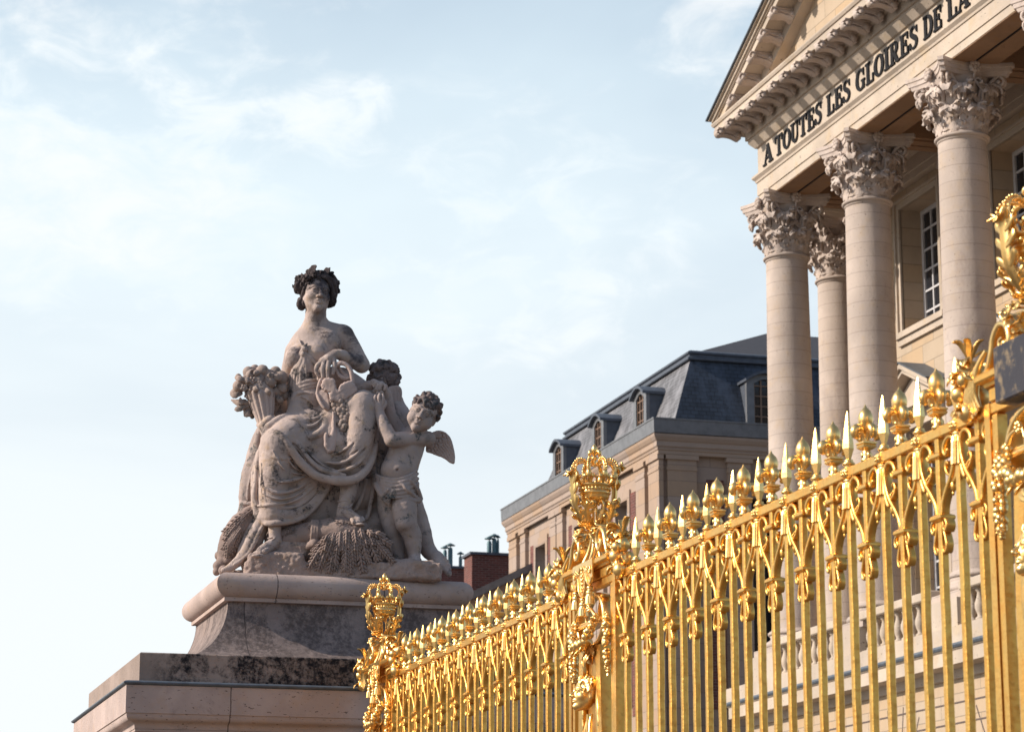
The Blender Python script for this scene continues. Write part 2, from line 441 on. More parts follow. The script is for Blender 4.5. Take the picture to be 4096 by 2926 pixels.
f1 = wmath('ADD', haze, wmath('MULTIPLY', wmath('SUBTRACT', veil, .5), 1.0))
cl = wmath('ADD', wmath('MULTIPLY', puff, .55), wmath('MULTIPLY', soft, .45))
pf = wmath('MULTIPLY', wramp(wmath('ADD', cl, wmath('MULTIPLY', wmath('SUBTRACT', patch, .5), .16)), .47, .70), wmath('MINIMUM', wmath('MULTIPLY', patch, 1.5), 1))
f2 = wmath('ADD', f1, wmath('MULTIPLY', pf, .24))
# haze dimmed out of view, behind the camera and overhead, to deepen the shade
dp = wn('ShaderNodeVectorMath', operation='DOT_PRODUCT'); wl(tc.outputs['Generated'], dp.inputs[0])
dp.inputs[1].default_value = Vector((sd.x*.35, .95, 0)).normalized()
side_ = wmath('MULTIPLY', wramp(dp.outputs['Value'], -.30, .85, .10, 1), wramp(zel, .45, .95, 1, .2))
f2 = wmath('MINIMUM', wmath('MAXIMUM', wmath('MULTIPLY', f2, side_), .08), .98)
mx = wn('ShaderNodeMix', data_type='RGBA'); wl(f2, mx.inputs[0]); wl(sky.outputs[0], mx.inputs[6])
hz = wn('ShaderNodeMix', data_type='RGBA'); wl(wramp(zel, .10, .40), hz.inputs[0]); hz.inputs[6].default_value = (6.75, 7.1, 7.25, 1); hz.inputs[7].default_value = (5.6, 6.65, 7.25, 1)
pw = wn('ShaderNodeMix', data_type='RGBA'); wl(pf, pw.inputs[0]); wl(hz.outputs[2], pw.inputs[6]); pw.inputs[7].default_value = (6.9, 7.2, 7.35, 1)
wl(pw.outputs[2], mx.inputs[7])
wl(mx.outputs[2], bg.inputs[0]); bg.inputs[1].default_value = .115
S.view_settings.view_transform = 'Standard'; S.view_settings.look = 'None'; S.view_settings.exposure = .3; S.view_settings.gamma = 1
S.view_settings.use_curve_mapping = False
S.cycles.max_bounces = 6; S.cycles.use_denoising = True
# ground: one paved sheet reaching the horizon
g = MB(); g.add([(-2500, -2500, 0), (2500, -2500, 0), (2500, 2500, 0), (-2500, 2500, 0)], [(0, 1, 2, 3)])
tag(g.build('ground', M_GROUND), 'pale paved courtyard ground below the fence', None, None, 'structure')
# ================================================================== PALACE PAVILION
palace = empty('palace_pavilion', (21, 45.5, 0), 'pale stone palace front with tall Corinthian columns and a lettered pediment', 'palace')
PO = -Vector((21, 45.5, 0))
def pal(name, mb, mat, parent=None):
    """part of the palace given in world coordinates"""
    if parent is None: parent = palace; off = PO
    else: off = PO if parent.get('w') else Vector((0, 0, 0))
    return mb.build(name, mat, parent, off)
CX = 21.5; CY = [52.25, 47.73, 43.2, 38.68]
ZB, ZN, ZT = 8.05, 17.1, 18.45          # plinth bottom, neck, abacus top
# --- capital (shared mesh, local to the column axis, z=0 at the neck)
def capital_mesh():
    m = MB(); H = ZT-ZN; rn = .47
    m.lathe([(.47, 0), (.455, .3), (.46, .6), (.50, .85), (.58, 1.02), (.60, 1.10)], 24)           # bell
    for row, (nl, z0, h, w, out, a0) in enumerate(((8, .01, .44, .165, .18, 0), (8, .05, .80, .165, .25, PI/8))):
        for k in range(nl):
            a = a0+k*2*PI/nl; d = Vector((math.cos(a), math.sin(a), 0)); sd_ = Vector((-math.sin(a), math.cos(a), 0))
            r0 = rn+.015+.01*row
            P = [d*r0+Vector((0, 0, z0)), d*(r0+.03)+Vector((0, 0, z0+h*.5)), d*(r0+.07)+Vector((0, 0, z0+h*.85)),
                 d*(r0+out*.75)+Vector((0, 0, z0+h*1.02)), d*(r0+out)+Vector((0, 0, z0+h*.93)), d*(r0+out*.95)+Vector((0, 0, z0+h*.80))]
            m.acanthus(P, sd_, w*1.12, 4, .25, .035, .8, .6, .5, 1, .30)
    for k in range(4):                                            # corner volutes and the leaves under them
        a = PI/4+k*PI/2; d = Vector((math.cos(a), math.sin(a), 0)); sd_ = Vector((-math.sin(a), math.cos(a), 0))
        for s2 in (-1, 1):
            base = d*.52+sd_*(s2*.17)+Vector((0, 0, .62))
            pts = [base, d*.60+sd_*(s2*.14)+Vector((0, 0, .88)), d*.72+sd_*(s2*.08)+Vector((0, 0, 1.06))]
            c = d*.80+sd_*(s2*.055)+Vector((0, 0, .99))
            for i in range(13):
                th = PI*.55-i*.55; rr = .125*(1-i/15)
                pts.append(c+d*(rr*math.cos(th))+Vector((0, 0, rr*math.sin(th))))
            m.tube(pts, [.045, .045, .04]+[.036-.0012*i for i in range(13)], 6)
            m.sphere(c, .045, 8, 6)
        P = [d*.53+Vector((0, 0, .45)), d*.60+Vector((0, 0, .75)), d*.72+Vector((0, 0, .88)), d*.82+Vector((0, 0, .84)), d*.83+Vector((0, 0, .74))]
        m.leaf(P, sd_, .13, 3, .2, .03, 14, .6, .4, .7)
    for k in range(4):                                            # small inner spirals, and the flower on the abacus
        a = k*PI/2; d = Vector((math.cos(a), math.sin(a), 0)); sd_ = Vector((-math.sin(a), math.cos(a), 0))
        for s2 in (-1, 1):
            pts = [d*.53+sd_*(s2*.2)+Vector((0, 0, .6)), d*.58+sd_*(s2*.19)+Vector((0, 0, .82))]
            c = d*.63+sd_*(s2*.09)+Vector((0, 0, .95))
            for i in range(11):
                th = (PI*.9-i*.6); rr = .09*(1-i/13)
                pts.append(c+sd_*(s2*-rr*math.cos(th)*-1)+Vector((0, 0, rr*math.sin(th))))
            m.tube(pts, [.035, .035]+[.028]*11, 6)
        c = d*.68+Vector((0, 0, 1.24))
        m.sphere(c, .05, 8, 6)
        for i in range(8):
            b = i*PI/4
            m.sphere(c+sd_*(.085*math.cos(b))+Vector((0, 0, .085*math.sin(b)))+d*.0, .05, 8, 6, (1, 1, 1))
        P = [d*.56+Vector((0, 0, .7)), d*.6+Vector((0, 0, .95)), d*.64+Vector((0, 0, 1.12))]
        m.tube(P, .03, 6)
    # abacus with concave sides and cut corners
    def outline(ca, sc):
        o = []
        for k in range(4):
            a = k*PI/2; d = Vector((math.cos(a), math.sin(a), 0)); q = Vector((-math.sin(a), math.cos(a), 0))
            for i in range(9):
                u = -1+2*i/8
                o.append(d*((.60+.20*(u*u))*sc)+q*(u*.72*sc))
        return o
    sections = [(1.10, .90), (1.17, .93), (1.18, .97), (1.26, .98), (1.275, 1.02), (1.35, 1.02)]
    m.loft([[tuple(p+Vector((0, 0, z))) for p in outline(0, s)] for z, s in sections])
    return m.mesh('capital', M_CAP)
CAPM = capital_mesh()
def shaft_mesh(rb=.515, rn=.47, z0=8.62, z1=ZN):
    m = MB(); P = []
    for i in range(25):
        t = i/24; e = 1-max(0, (t-.3)/.7)**1.6
        P.append((rn+(rb-rn)*e, z0+(z1-.12-z0)*t))
    m.lathe(P, 48)
    m.lathe([(rn, z1-.13), (rn+.02, z1-.12), (rn+.02, z1-.08)], 48)
    ring = [(rn+.02+.05*math.sin(i*PI/6), z1-.08+.04*(1-math.cos(i*PI/6))) for i in range(7)]
    m.lathe(ring+[(rn, z1)], 48)
    return m.mesh('shaft', M_SHAFT)
SHM = shaft_mesh()
def base_mesh():
    m = MB()
    m.box((-.72, -.72, ZB), (.72, .72, 8.2))
    tor = lambda r, z, h, b: [(r+b*math.sin(PI*i/8), z+h*(1-math.cos(PI*i/8))/2) for i in range(9)]
    m.lathe(tor(.60, 8.2, .16, .10)+[(.61, 8.37), (.57, 8.40), (.555, 8.44), (.58, 8.48)]+tor(.56, 8.48, .10, .06)+[(.555, 8.59), (.53, 8.62)], 48)
    return m.mesh('base', M_SHAFT)
BSM = base_mesh()
for i, y in enumerate(CY):
    s = link('column', SHM, palace, PO+Vector((CX, y, 0)))
    link('capital', CAPM, s, (0, 0, ZN)); link('base', BSM, s)
RX, RY = 23.4, 53.78                                             # the rear column at the corner of the main body
s = link('rear_column', SHM, palace, PO+Vector((RX, RY, .0)))
link('capital', CAPM, s, (0, 0, ZN)); link('base', BSM, s)
# --- entablature
EX, EY0, EY1 = 21.0, 38.3, 52.62
m = MB(); R = (EX, EY0, 22.0, EY1)
prof = [(0, 18.45), (0, 18.62), (.025, 18.625), (.025, 18.93), (.05, 18.935), (.06, 18.98), (.11, 19.03), (.12, 19.04), (.12, 19.09), (0, 19.10)]
m.ring(R, prof)
for a, b in (((EX, EY0, 18.45), (21.46, EY1, 18.45)), ((21.54, EY0, 18.45), (22.0, EY1, 18.45))):
    m.add([a, (b[0], a[1], a[2]), b, (a[0], b[1], a[2])], [(0, 1, 2, 3)])
ent = pal('architrave', m, M_PALACE)
m = MB(); m.ring((EX, EY0, 24, EY1), [(0, 19.10), (0, 19.78)]); fr = pal('frieze', m, M_PALACE)
m = MB()
for (x0, x1) in ((21.012, 21.465), (21.535, 21.99)): m.box((x0, EY0+.02, 18.43), (x1, EY1-.02, 18.446))
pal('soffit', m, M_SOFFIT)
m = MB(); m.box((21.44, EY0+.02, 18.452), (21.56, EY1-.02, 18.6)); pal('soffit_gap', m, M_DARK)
m = MB(); OV = .895
prof = [(0, 19.76), (.05, 19.77), (.10, 19.83), (.16, 19.90), (.17, 19.91), (.17, 19.98), (.22, 19.985), (.22, 20.20), (.28, 20.21), (.30, 20.29)]
m.ring((EX, EY0, 24, EY1), prof)
m.ring((EX, EY0, 24, EY1), [(.30, 20.292), (OV-.17, 20.292), (OV-.17, 20.275), (OV-.13, 20.275), (OV-.13, 20.44), (OV-.10, 20.445), (OV-.07, 20.50), (OV-.07, 20.53), (0, 20.56)])
cor = pal('cornice', m, M_PALACE)
def modillion_mesh():
    m = MB()                                                      # local: +x is back to the wall, z=0 at the corona's soffit
    sidep = [(-.52, 0), (-.52, -.05), (-.50, -.12), (-.44, -.14), (-.36, -.10), (-.20, -.12), (-.06, -.22), (.0, -.23), (.0, 0)]
    m.prism(sidep, 'y', -.13, .13)
    m.box((-.56, -.16, -.035), (.0, .16, -.001))
    P = [(-.05, 0, -.235), (-.22, 0, -.16), (-.40, 0, -.145), (-.52, 0, -.17), (-.57, 0, -.11), (-.53, 0, -.07)]
    m.leaf(P, (0, 1, 0), .12, 4, -.25, .03, 18, .6, .4, .8)
    for y in (-.135, .135): m.lathe([(.0, -.012), (.055, -.012), (.055, .012), (0, .012)], 10, (-.46, y, -.075), 'y')
    for y in (-.135, .135): m.lathe([(.0, -.012), (.075, -.012), (.075, .012), (0, .012)], 10, (-.06, y, -.135), 'y')
    return m.mesh('modillion', M_CAP)
MODM = modillion_mesh()
y = 53.02
while y > 38.0:
    link('modillion', MODM, cor, (20.70, y, 20.285)); y -= .668
for k in range(2):                                                # on the far return
    o = link('modillion', MODM, cor, (21.25+k*.668, EY1+.30, 20.285), (0, 0, -PI/2))
# tympanum, raking cornice
YC, TAN = 45.46, .437
def rake(mb, x0, x1, lo, hi, y_out):
    """band parallel to the slope between heights lo and hi above the eave line"""
    zz = lambda yy: 20.66+(53.515-yy)*TAN
    for sgn in (1, -1):
        q = [(y_out, zz(y_out)+lo), (y_out, zz(y_out)+hi), (YC, zz(YC)+hi), (YC, zz(YC)+lo)]
        if sgn < 0: q = [(2*YC-a, b) for a, b in q]
        mb.prism(q, 'x', x0, x1)
m = MB(); m.prism([(52.6, 20.53), (38.32, 20.53), (YC, 23.65)], 'x', 20.95, 21.6); pal('tympanum', m, M_WALL)
m = MB()
rake(m, 20.28, 21.7, -.34, -.17, 53.33); rake(m, 20.235, 21.72, -.168, -.13, 53.40); rake(m, 20.19, 21.75, -.128, -.05, 53.45); rake(m, 20.13, 21.8, -.048, -.008, 53.50)
rake(m, 20.70, 21.55, -.62, -.342, 52.9)
rk = pal('raking_cornice', m, M_PALACE)
m = MB(); rake(m, 20.08, 26, -.006, .03, 53.56); pal('lead_roof_edge', m, M_BLUELEAD)
y = 52.35; ang = math.atan(TAN)
while y > YC+.3:
    zz = 20.66+(53.515-y)*TAN-.35
    link('modillion', MODM, rk, (20.75, y, zz), (-ang, 0, 0)); y -= .66
# --- lettering
def stroke(mb, pts, wid, d0, T):
    """variable-width stroke in letter space, extruded"""
    n = len(pts); Lh = []; Rh = []
    for i in range(n):
        a = pts[max(i-1, 0)]; b = pts[min(i+1, n-1)]
        dx, dy = b[0]-a[0], b[1]-a[1]; l = math.hypot(dx, dy) or 1
        w = (wid[i] if hasattr(wid, '__len__') else wid)/2
        Lh.append((pts[i][0]-dy/l*w, pts[i][1]+dx/l*w)); Rh.append((pts[i][0]+dy/l*w, pts[i][1]-dx/l*w))
    for i in range(n-1):
        q = [Lh[i], Lh[i+1], Rh[i+1], Rh[i]]
        vs = [T(p, d0) for p in q]+[T(p, 0) for p in q]
        mb.add(vs, [(0, 1, 2, 3), (0, 4, 5, 1), (1, 5, 6, 2), (2, 6, 7, 3), (3, 7, 4, 0)])
def arc(cx, cy, rx, ry, a0, a1, n=14): return [(cx+rx*math.cos(rad(a0+(a1-a0)*i/n)), cy+ry*math.sin(rad(a0+(a1-a0)*i/n))) for i in range(n+1)]
def oval_w(pts, cx, rx, th, tn): return [tn+(th-tn)*min(1, abs(p[0]-cx)/rx)**1.2 for p in pts]
TH, TN, SL = .205, .085, .095
def serif(x, y, w=.36): return ([(x-w/2, y), (x+w/2, y)], SL)
def glyph(ch):
    s = []; V = lambda x, y0=.05, y1=.95, w=TH: s.append(([(x, y0), (x, y1)], w))
    if ch == 'A':
        s += [([(.13, .03), (.39, .97)], TN), ([(.38, .99), (.68, .03)], TH), ([(.22, .33), (.55, .33)], .08), serif(.12, .05, .28), serif(.67, .05, .36)]; w = .84
    elif ch == 'T': V(.4); s += [([(.04, .95), (.76, .95)], SL), ([(.07, .98), (.07, .66)], .09), ([(.73, .98), (.73, .66)], .09), serif(.4, .05, .4)]; w = .8
    elif ch == 'O': p = arc(.42, .5, .30, .445, 0, 360, 28); s.append((p, oval_w(p, .42, .30, TH*1.1, TN))); w = .84
    elif ch == 'U':
        V(.2, .34, .95); V(.66, .34, .95, TN); p = arc(.43, .36, .23, .30, 180, 360, 14); s.append((p, [TH+(TN-TH)*i/14 for i in range(15)])); s += [serif(.2, .95, .4), serif(.66, .95, .28)]; w = .84
    elif ch in 'EF':
        V(.22); s += [([(.06, .95), (.66, .95)], SL), ([(.64, .98), (.64, .68)], .09), ([(.3, .52), (.52, .52)], .09), ([(.51, .66), (.51, .38)], .08)]
        s += [([(.06, .05), (.68, .05)], SL), ([(.66, .03), (.66, .34)], .09)] if ch == 'E' else [serif(.22, .05, .4)]; w = .76
    elif ch == 'L': V(.22); s += [serif(.22, .95, .4), ([(.06, .05), (.66, .05)], SL), ([(.64, .03), (.64, .38)], .09)]; w = .72
    elif ch == 'I': V(.22); s += [serif(.22, .95, .4), serif(.22, .05, .4)]; w = .44
    elif ch == 'S':
        p = [(.58, .74), (.52, .88), (.36, .955), (.19, .87), (.17, .70), (.30, .57), (.45, .46), (.56, .30), (.50, .12), (.33, .045), (.16, .11), (.09, .27)]
        q, ww = spline([Vector((a, b, 0)) for a, b in p], [TN, TN, .1, .15, .19, .22, .22, .19, .14, .1, TN, TN], 3)
        s.append(([(v.x, v.y) for v in q], ww)); s += [([(.6, .66), (.6, .96)], .07), ([(.07, .04), (.07, .34)], .07)]; w = .7
    elif ch in 'GC':
        p = arc(.44, .5, .31, .445, 42, 318, 22); s.append((p, oval_w(p, .44, .31, TH*1.05, TN)))
        s.append(([(.69, .62), (.69, .97)], .07))
        if ch == 'G': s += [([(.66, .04), (.66, .42)], TH*.8), ([(.5, .42), (.8, .42)], .08)]
        else: s.append(([(.68, .12), (.70, .36)], .06))
        w = .84
    elif ch == 'D':
        V(.22); p = arc(.36, .5, .36, .45, 90, -90, 16); s.append((p, [TN+(TH*1.1-TN)*math.sin(PI*i/16) for i in range(17)])); s += [([(.06, .95), (.38, .95)], SL), ([(.06, .05), (.38, .05)], SL)]; w = .84
    elif ch == 'R':
        V(.22); p = arc(.38, .72, .22, .23, 90, -90, 12); s.append((p, [TN+(TH-TN)*math.sin(PI*i/12) for i in range(13)]))
        s += [([(.06, .95), (.4, .95)], SL), ([(.24, .49), (.4, .49)], .08), ([(.42, .48), (.62, .06)], TH*.95), serif(.22, .05, .4), serif(.70, .05, .22)]; w = .82
    elif ch == 'N': s += [([(.17, .05), (.17, .95)], TN), ([(.17, .96), (.66, .04)], TH), ([(.66, .05), (.66, .95)], TN), serif(.17, .95, .3), serif(.17, .05, .3), serif(.66, .95, .28)]; w = .84
    return s, w
for word, ya, yb in (('A', 52.24, 51.66), ('TOUTES', 51.52, 48.80), ('LES', 48.55, 47.25), ('GLOIRES', 46.99, 43.90), ('DE', 43.68, 42.80), ('LA', 42.60, 41.60), ('FRANCE', 41.3, 38.6)):
    insc = MB(); W = sum(glyph(c)[1] for c in word); k = (ya-yb)/W; x = 0; j = 0
    for c in word:
        st, w = glyph(c)
        for i, (p, wd_) in enumerate(st):
            T = lambda q, d, x=x: (EX-.005-d, ya-(x+q[0])*k, 19.205+q[1]*.475)
            stroke(insc, p, wd_, .024+.0018*i, T)
        x += w
    pal('inscription_word', insc, M_LETTER)
# --- body behind the portico
WX, YE = 23.75, 54.3
m = MB()
holes = []
for c in (49.99, 45.46, 40.95, 54.3-17.8): holes.append((c-.98, c+.98, 15.2, 18.05))
lows = []
for c in (49.99, 45.46, 40.95): lows.append((c-.85, c+.85, 8.3, 12.9))
m.wall('x', WX, 30, 52.86, 7.5, 24.0, holes+lows, .62); m.wall('x', 25.2, 52.86, YE, 7.5, 24.0, (), 0); m.wall('y', 52.86, WX, 25.2, 7.5, 24.0, (), 0, 1)
m.wall('y', YE, 25.2, 45, 7.5, 24.0, (), 0, 1)
body = pal('wall', m, M_WALL)
def window(mb, x, c, hw, z0, z1, cols, rows):
    mb.box((x, c-hw, z0), (x+.08, c-hw+.09, z1)); mb.box((x, c+hw-.09, z0), (x+.08, c+hw, z1))
    mb.box((x, c-hw+.09, z0), (x+.08, c+hw-.09, z0+.1)); mb.box((x, c-hw+.09, z1-.1), (x+.08, c+hw-.09, z1))
    for i in range(1, cols):
        yy = c-hw+2*hw*i/cols; t = .055 if i*2 == cols else .025
        mb.box((x+.012, yy-t, z0+.1), (x+.07, yy+t, z1-.1))
    for i in range(1, rows):
        zz = z0+(z1-z0)*i/rows
        mb.box((x+.016, c-hw+.09, zz-.024), (x+.066, c+hw-.09, zz+.024))
for (a, b, z0, z1) in holes:
    c, hw = (a+b)/2, (b-a)/2
    f = MB(); window(f, WX+.5, c, hw, z0+.02, z1, 4, 6)
    fo = pal('window', f, M_WINFRAME)
    gl = MB(); gl.box((WX+.545, c-hw+.08, z0+.1), (WX+.555, c+hw-.08, z1-.1)); gl.build('pane', M_GLASS, fo)
    su = MB()                                                     # moulded surround and sill
    for (p, q) in ((.0, .05), (.05, .14), (.14, .2)):
        o = .05 if p == 0 else (.035 if p == .05 else .09)
        su.box((WX-o, a-q, z0), (WX+.02, a-p, z1+q)); su.box((WX-o, b+p, z0), (WX+.02, b+q, z1+q))
        su.box((WX-o, a-p+.0, z1+p), (WX+.02, b+p, z1+q))
    su.box((WX-.13, a-.26, z0-.14), (WX+.02, b+.26, z0-.005)); su.box((WX-.07, a-.2, z0-.3), (WX+.02, b+.2, z0-.145))
    su.build('frame', M_PALACE, fo)
for (a, b, z0, z1) in lows:
    c, hw = (a+b)/2, (b-a)/2
    f = MB(); window(f, WX+.45, c, hw, z0+.02, z1, 4, 8)
    fo = pal('window', f, M_WINFRAME)
    gl = MB(); gl.box((WX+.49, c-hw+.08, z0+.1), (WX+.5, c+hw-.08, z1-.1)); gl.build('pane', M_GLASS, fo)
    su = MB()
    for (yy0, yy1) in ((a-.3, a-.02), (b+.02, b+.3)): su.box((WX-.1, yy0, z0), (WX+.02, yy1, z1+.02))
    su.box((WX-.12, a-.3, z1+.025), (WX+.02, b+.3, z1+.35)); su.box((WX-.45, a-.42, z1+.355), (WX+.02, b+.42, z1+.5))
    su.build('frame', M_PALACE, fo)
    pd = MB(); zb = z1+.505                                        # triangular hood over the door
    ya, yb = a-.55, b+.55
    for t0, t1, x0 in ((0, .10, WX-.62), (.102, .2, WX-.55)):
        zz = zb+.62
        pd.prism([(ya, zb-t0+.2), (c, zz+.2-t0), (yb, zb-t0+.2), (yb, zb-t1+.2), (c, zz+.2-t1), (ya, zb-t1+.2)], 'x', x0, WX+.02)
    pd.prism([(ya+.3, zb), (yb-.3, zb), (c, zb+.55)], 'x', WX-.3, WX+.02)
    pd.build('hood', M_PALACE, fo)
    ld = MB(); ld.prism([(ya-.03, zb+.2), (c, zb+.84), (yb+.03, zb+.2), (yb+.03, zb+.23), (c, zb+.87), (ya-.03, zb+.23)], 'x', WX-.66, WX+.02)
    ld.build('hood_lead', M_BLUELEAD, fo)
# pilasters on the wall behind each column, string courses and the ceiling beams
for yc in CY[:4]:
    m = MB(); m.box((WX-.18, yc-.46, 8.605), (WX+.02, yc+.46, ZN)); m.box((WX-.24, yc-.52, 8.05), (WX+.02, yc+.52, 8.6))
    pil = pal('pilaster', m, M_WALL); m = MB()
    for i, (o, z0, z1) in enumerate(((.02, 17.1, 17.2), (.0, 17.2, 17.9), (.07, 17.9, 18.2), (.14, 18.2, 18.449))):
        m.box((WX-.2-o, yc-.48-o, z0+.001), (WX+.02, yc+.48+o, z1))
    m.build('capital', M_CAP, pil)
m = MB(); m.ring((WX-.2, 30, 40, YE-.1), [(0, 18.45), (0, 18.62), (.025, 18.63), (.025, 18.93), (.12, 19.04), (.12, 19.09), (0, 19.1), (0, 19.8), (.2, 19.95), (.22, 20.2), (.7, 20.29), (.74, 20.5), (.8, 20.55), (0, 20.6)], sides='nw')
m.add([(WX-.2, 30, 18.45), (WX, 30, 18.45), (WX, YE, 18.45), (WX-.2, YE, 18.45)], [(0, 1, 2, 3)])
pal('wall_entablature', m, M_PALACE)
m = MB()                                                          # entablature block over the rear column
m.ring((22.92, 53.32, 24, YE-.06), [(0, 18.452), (0, 18.62), (.025, 18.63), (.025, 18.93), (.12, 19.04), (.12, 19.09), (0, 19.1), (0, 19.8), (.2, 19.95), (.22, 20.2), (.35, 20.29), (.38, 20.5), (0, 20.6)], cap_bot=True)
pal('corner_entablature', m, M_PALACE)
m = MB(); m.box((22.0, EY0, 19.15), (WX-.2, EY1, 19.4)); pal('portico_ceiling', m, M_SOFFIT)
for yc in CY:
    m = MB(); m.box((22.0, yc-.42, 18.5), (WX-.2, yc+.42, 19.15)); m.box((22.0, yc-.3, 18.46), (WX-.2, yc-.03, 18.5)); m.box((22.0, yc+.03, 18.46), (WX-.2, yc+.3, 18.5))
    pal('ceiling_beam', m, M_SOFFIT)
m = MB(); m.box((20.6, EY0-2, 7.2), (WX+.6, YE, 7.5)); pal('portico_floor', m, M_PALACE)
# --- balustrade, ledge and ground floor
for yc in CY:
    m = MB(); m.box((20.70, yc-.62, 7.50), (22.2, yc+.62, ZB-.001)); pal('plinth', m, M_PALACE)
bal = MB(); tr = MB()
bprof = [(.075, 0), (.09, .0), (.09, .05), (.06, .07), (.05, .1), (.075, .16), (.10, .24), (.095, .32), (.06, .42), (.045, .5), (.055, .53), (.075, .545), (.075, .58)]
bm_ = MB(); bm_.lathe(bprof, 12); bm_.box((-.095, -.095, -.06), (.095, .095, -.0005)); bm_.box((-.09, -.09, .5805), (.09, .09, .62))
BALM = bm_.mesh('baluster', M_PALACE)
spans = [(CY[0]-.62, CY[1]+.62), (CY[1]-.62, CY[2]+.62), (CY[2]-.62, CY[3]+.62)]
rl = MB()
for a, b in spans:
    rl.bbox((20.74, b, 8.17), (21.10, a, 8.34), .02); rl.box((20.78, b+.001, 7.502), (21.06, a-.001, 7.50+.06))
br = pal('balustrade', rl, M_PALACE); br['w'] = 0
for a, b in spans:
    n = int((a-b)/.30)
    for i in range(n): link('baluster', BALM, br, (20.92, b+(a-b)*(i+.5)/n, 7.56))
m = MB()
m.ring((20.72, 36.0, 40, EY1+.3), [(0, 6.55), (.06, 6.56), (.10, 6.66), (.12, 6.72), (.42, 6.74), (.42, 6.98), (.45, 7.0), (.47, 7.08), (.0, 7.12), (0, 7.5)], sides='nw')
pal('ledge', m, M_PALACE)
m = MB(); m.ring((20.72, 36.0, 40, EY1+.3), [(.478, 7.02), (.50, 7.06), (.49, 7.10), (.05, 7.16)], sides='nw'); pal('lead_flashing', m, M_BLUELEAD)
m = MB()
lowh = [(c-.8, c+.8, .6, 4.9) for c in (49.99, 45.46, 40.95, 37.2)]
m.wall('x', 20.72, 36, EY1+.3, 0, 6.6, lowh, .5); m.wall('y', EY1+.3, 20.72, 24, 0, 7.5, (), 0, 1); m.wall('y', YE, 23.6, 45, 0, 7.5, (), 0, 1)
gf = pal('ground_floor_wall', m, M_WALL)
for c in (49.99, 45.46, 40.95, 37.2):
    m = MB(); m.box((21.1, c-.79, .61), (21.15, c+.79, 4.89)); pal('ground_floor_window', m, M_GLASS)
m = MB()                                                          # wedge joints round the arched heads and the course joints
for c in (49.99, 45.46, 40.95):
    for a in range(-70, 71, 20):
        d = Vector((0, math.sin(rad(a)), math.cos(rad(a)))); q = Vector((0, d.z, -d.y))
        o = Vector((0, c, 4.2)); r0, r1 = .95/max(.5, math.cos(rad(a)))*.98, 2.1
        P = [o+d*r0-q*.018, o+d*r0+q*.018, o+d*r1+q*.018, o+d*r1-q*.018]
        m.add([(20.716, p.y, p.z) for p in P], [(0, 1, 2, 3)])
for z in (5.75, 6.12):
    m.box((20.712, 36, z), (20.717, EY1+.29, z+.03))
pal('rustication_joints', m, m_plain('dark_joint', (.12, .09, .08), .9))
m = MB(); m.add([(WX, 30, 24), (WX, YE, 24), (45, YE, 24), (45, 30, 24)], [(0, 1, 2, 3)]); pal('roof', m, M_LEAD)
# ================================================================== FAR WING WITH SLATE MANSARD
wing = empty('slate_roofed_wing', (26, 73.74, 0), 'long brick and stone wing with grey slate mansard roof and dormers, behind the gold fence', 'building')
WO = -Vector((26, 73.74, 0))
def wng(name, mb, mat): return mb.build(name, mat, wing, WO)
X0, Y0, X1, Y1 = 26.0, 73.74, 46.0, 90.45
ctr = [77.57, 82.05, 86.7]
m = MB(); hs = [(c-.62, c+.62, 9.5, 15.95) for c in ctr]; m.wall('x', X0, Y0, Y1, 0, 16.9, hs, .45)
m.wall('y', Y1, X0, X1, 0, 16.9, (), 0, 1); wng('wall', m, M_WING)
m = MB(); hy = [(28.3, 29.7, 9.5, 15.6), (33, 34.4, 9.5, 15.6)]; m.wall('y', Y0, X0, X1, 0, 16.9, hy, .45); wng('side_wall', m, M_WINGY)
m = MB()
for c in ctr:
    for s_ in (-1, 1):
        m = MB(); a, b = sorted((c+s_*.85, c+s_*1.35)); m.box((X0-.03, a, 9), (X0+.01, b, 16.1)); wng('brick_panel', m, M_BRICK)
for x in (27.75, 30.4, 32.2): m = MB(); m.box((x-.28, Y0-.03, 9), (x+.28, Y0+.01, 16.1)); wng('brick_panel', m, M_BRICK)
def pila(y0, y1):
    m = MB(); mc = MB(); m.box((X0-.14, y0, 0), (X0+.01, y1, 16.33))
    for i, (o, z0, z1) in enumerate(((.16, 16.33, 16.41), (.14, 16.411, 16.66), (.20, 16.661, 16.80))): mc.box((X0-o, y0-(o-.14), z0), (X0+.01, y1+(o-.14), z1))
    mc.build('capital', M_WING, wng('pilaster', m, M_WING))
for y0, y1 in ((73.62, 74.62), (74.98, 75.85), (79.25, 79.95), (79.98+.05, 80.6), (83.75, 84.45), (84.55, 85.2), (88.35, 89.0), (89.5, 90.5)): pila(y0, y1)
for x0, x1 in ((26.15, 27.1), (27.55-.15+.0+.75, 29.0-.1), (30.9, 31.7)):
    m = MB(); mc = MB(); m.box((x0, Y0-.14, 0), (x1, Y0+.01, 16.33))
    for i, (o, z0, z1) in enumerate(((.16, 16.33, 16.41), (.14, 16.411, 16.66), (.20, 16.661, 16.80))): mc.box((x0-(o-.14), Y0-o, z0), (x1+(o-.14), Y0+.01, z1))
    mc.build('capital', M_WING, wng('pilaster', m, M_WING))
for c in ctr:
    m = MB()
    for s_ in (-1, 1):
        a, b = sorted((c+s_*.62, c+s_*.84)); m.box((X0-.06, a, 9.3), (X0+.01, b, 15.95))
    m.box((X0-.06, c-.84, 15.951), (X0+.01, c+.84, 16.25)); wng('window_surround', m, M_WING)
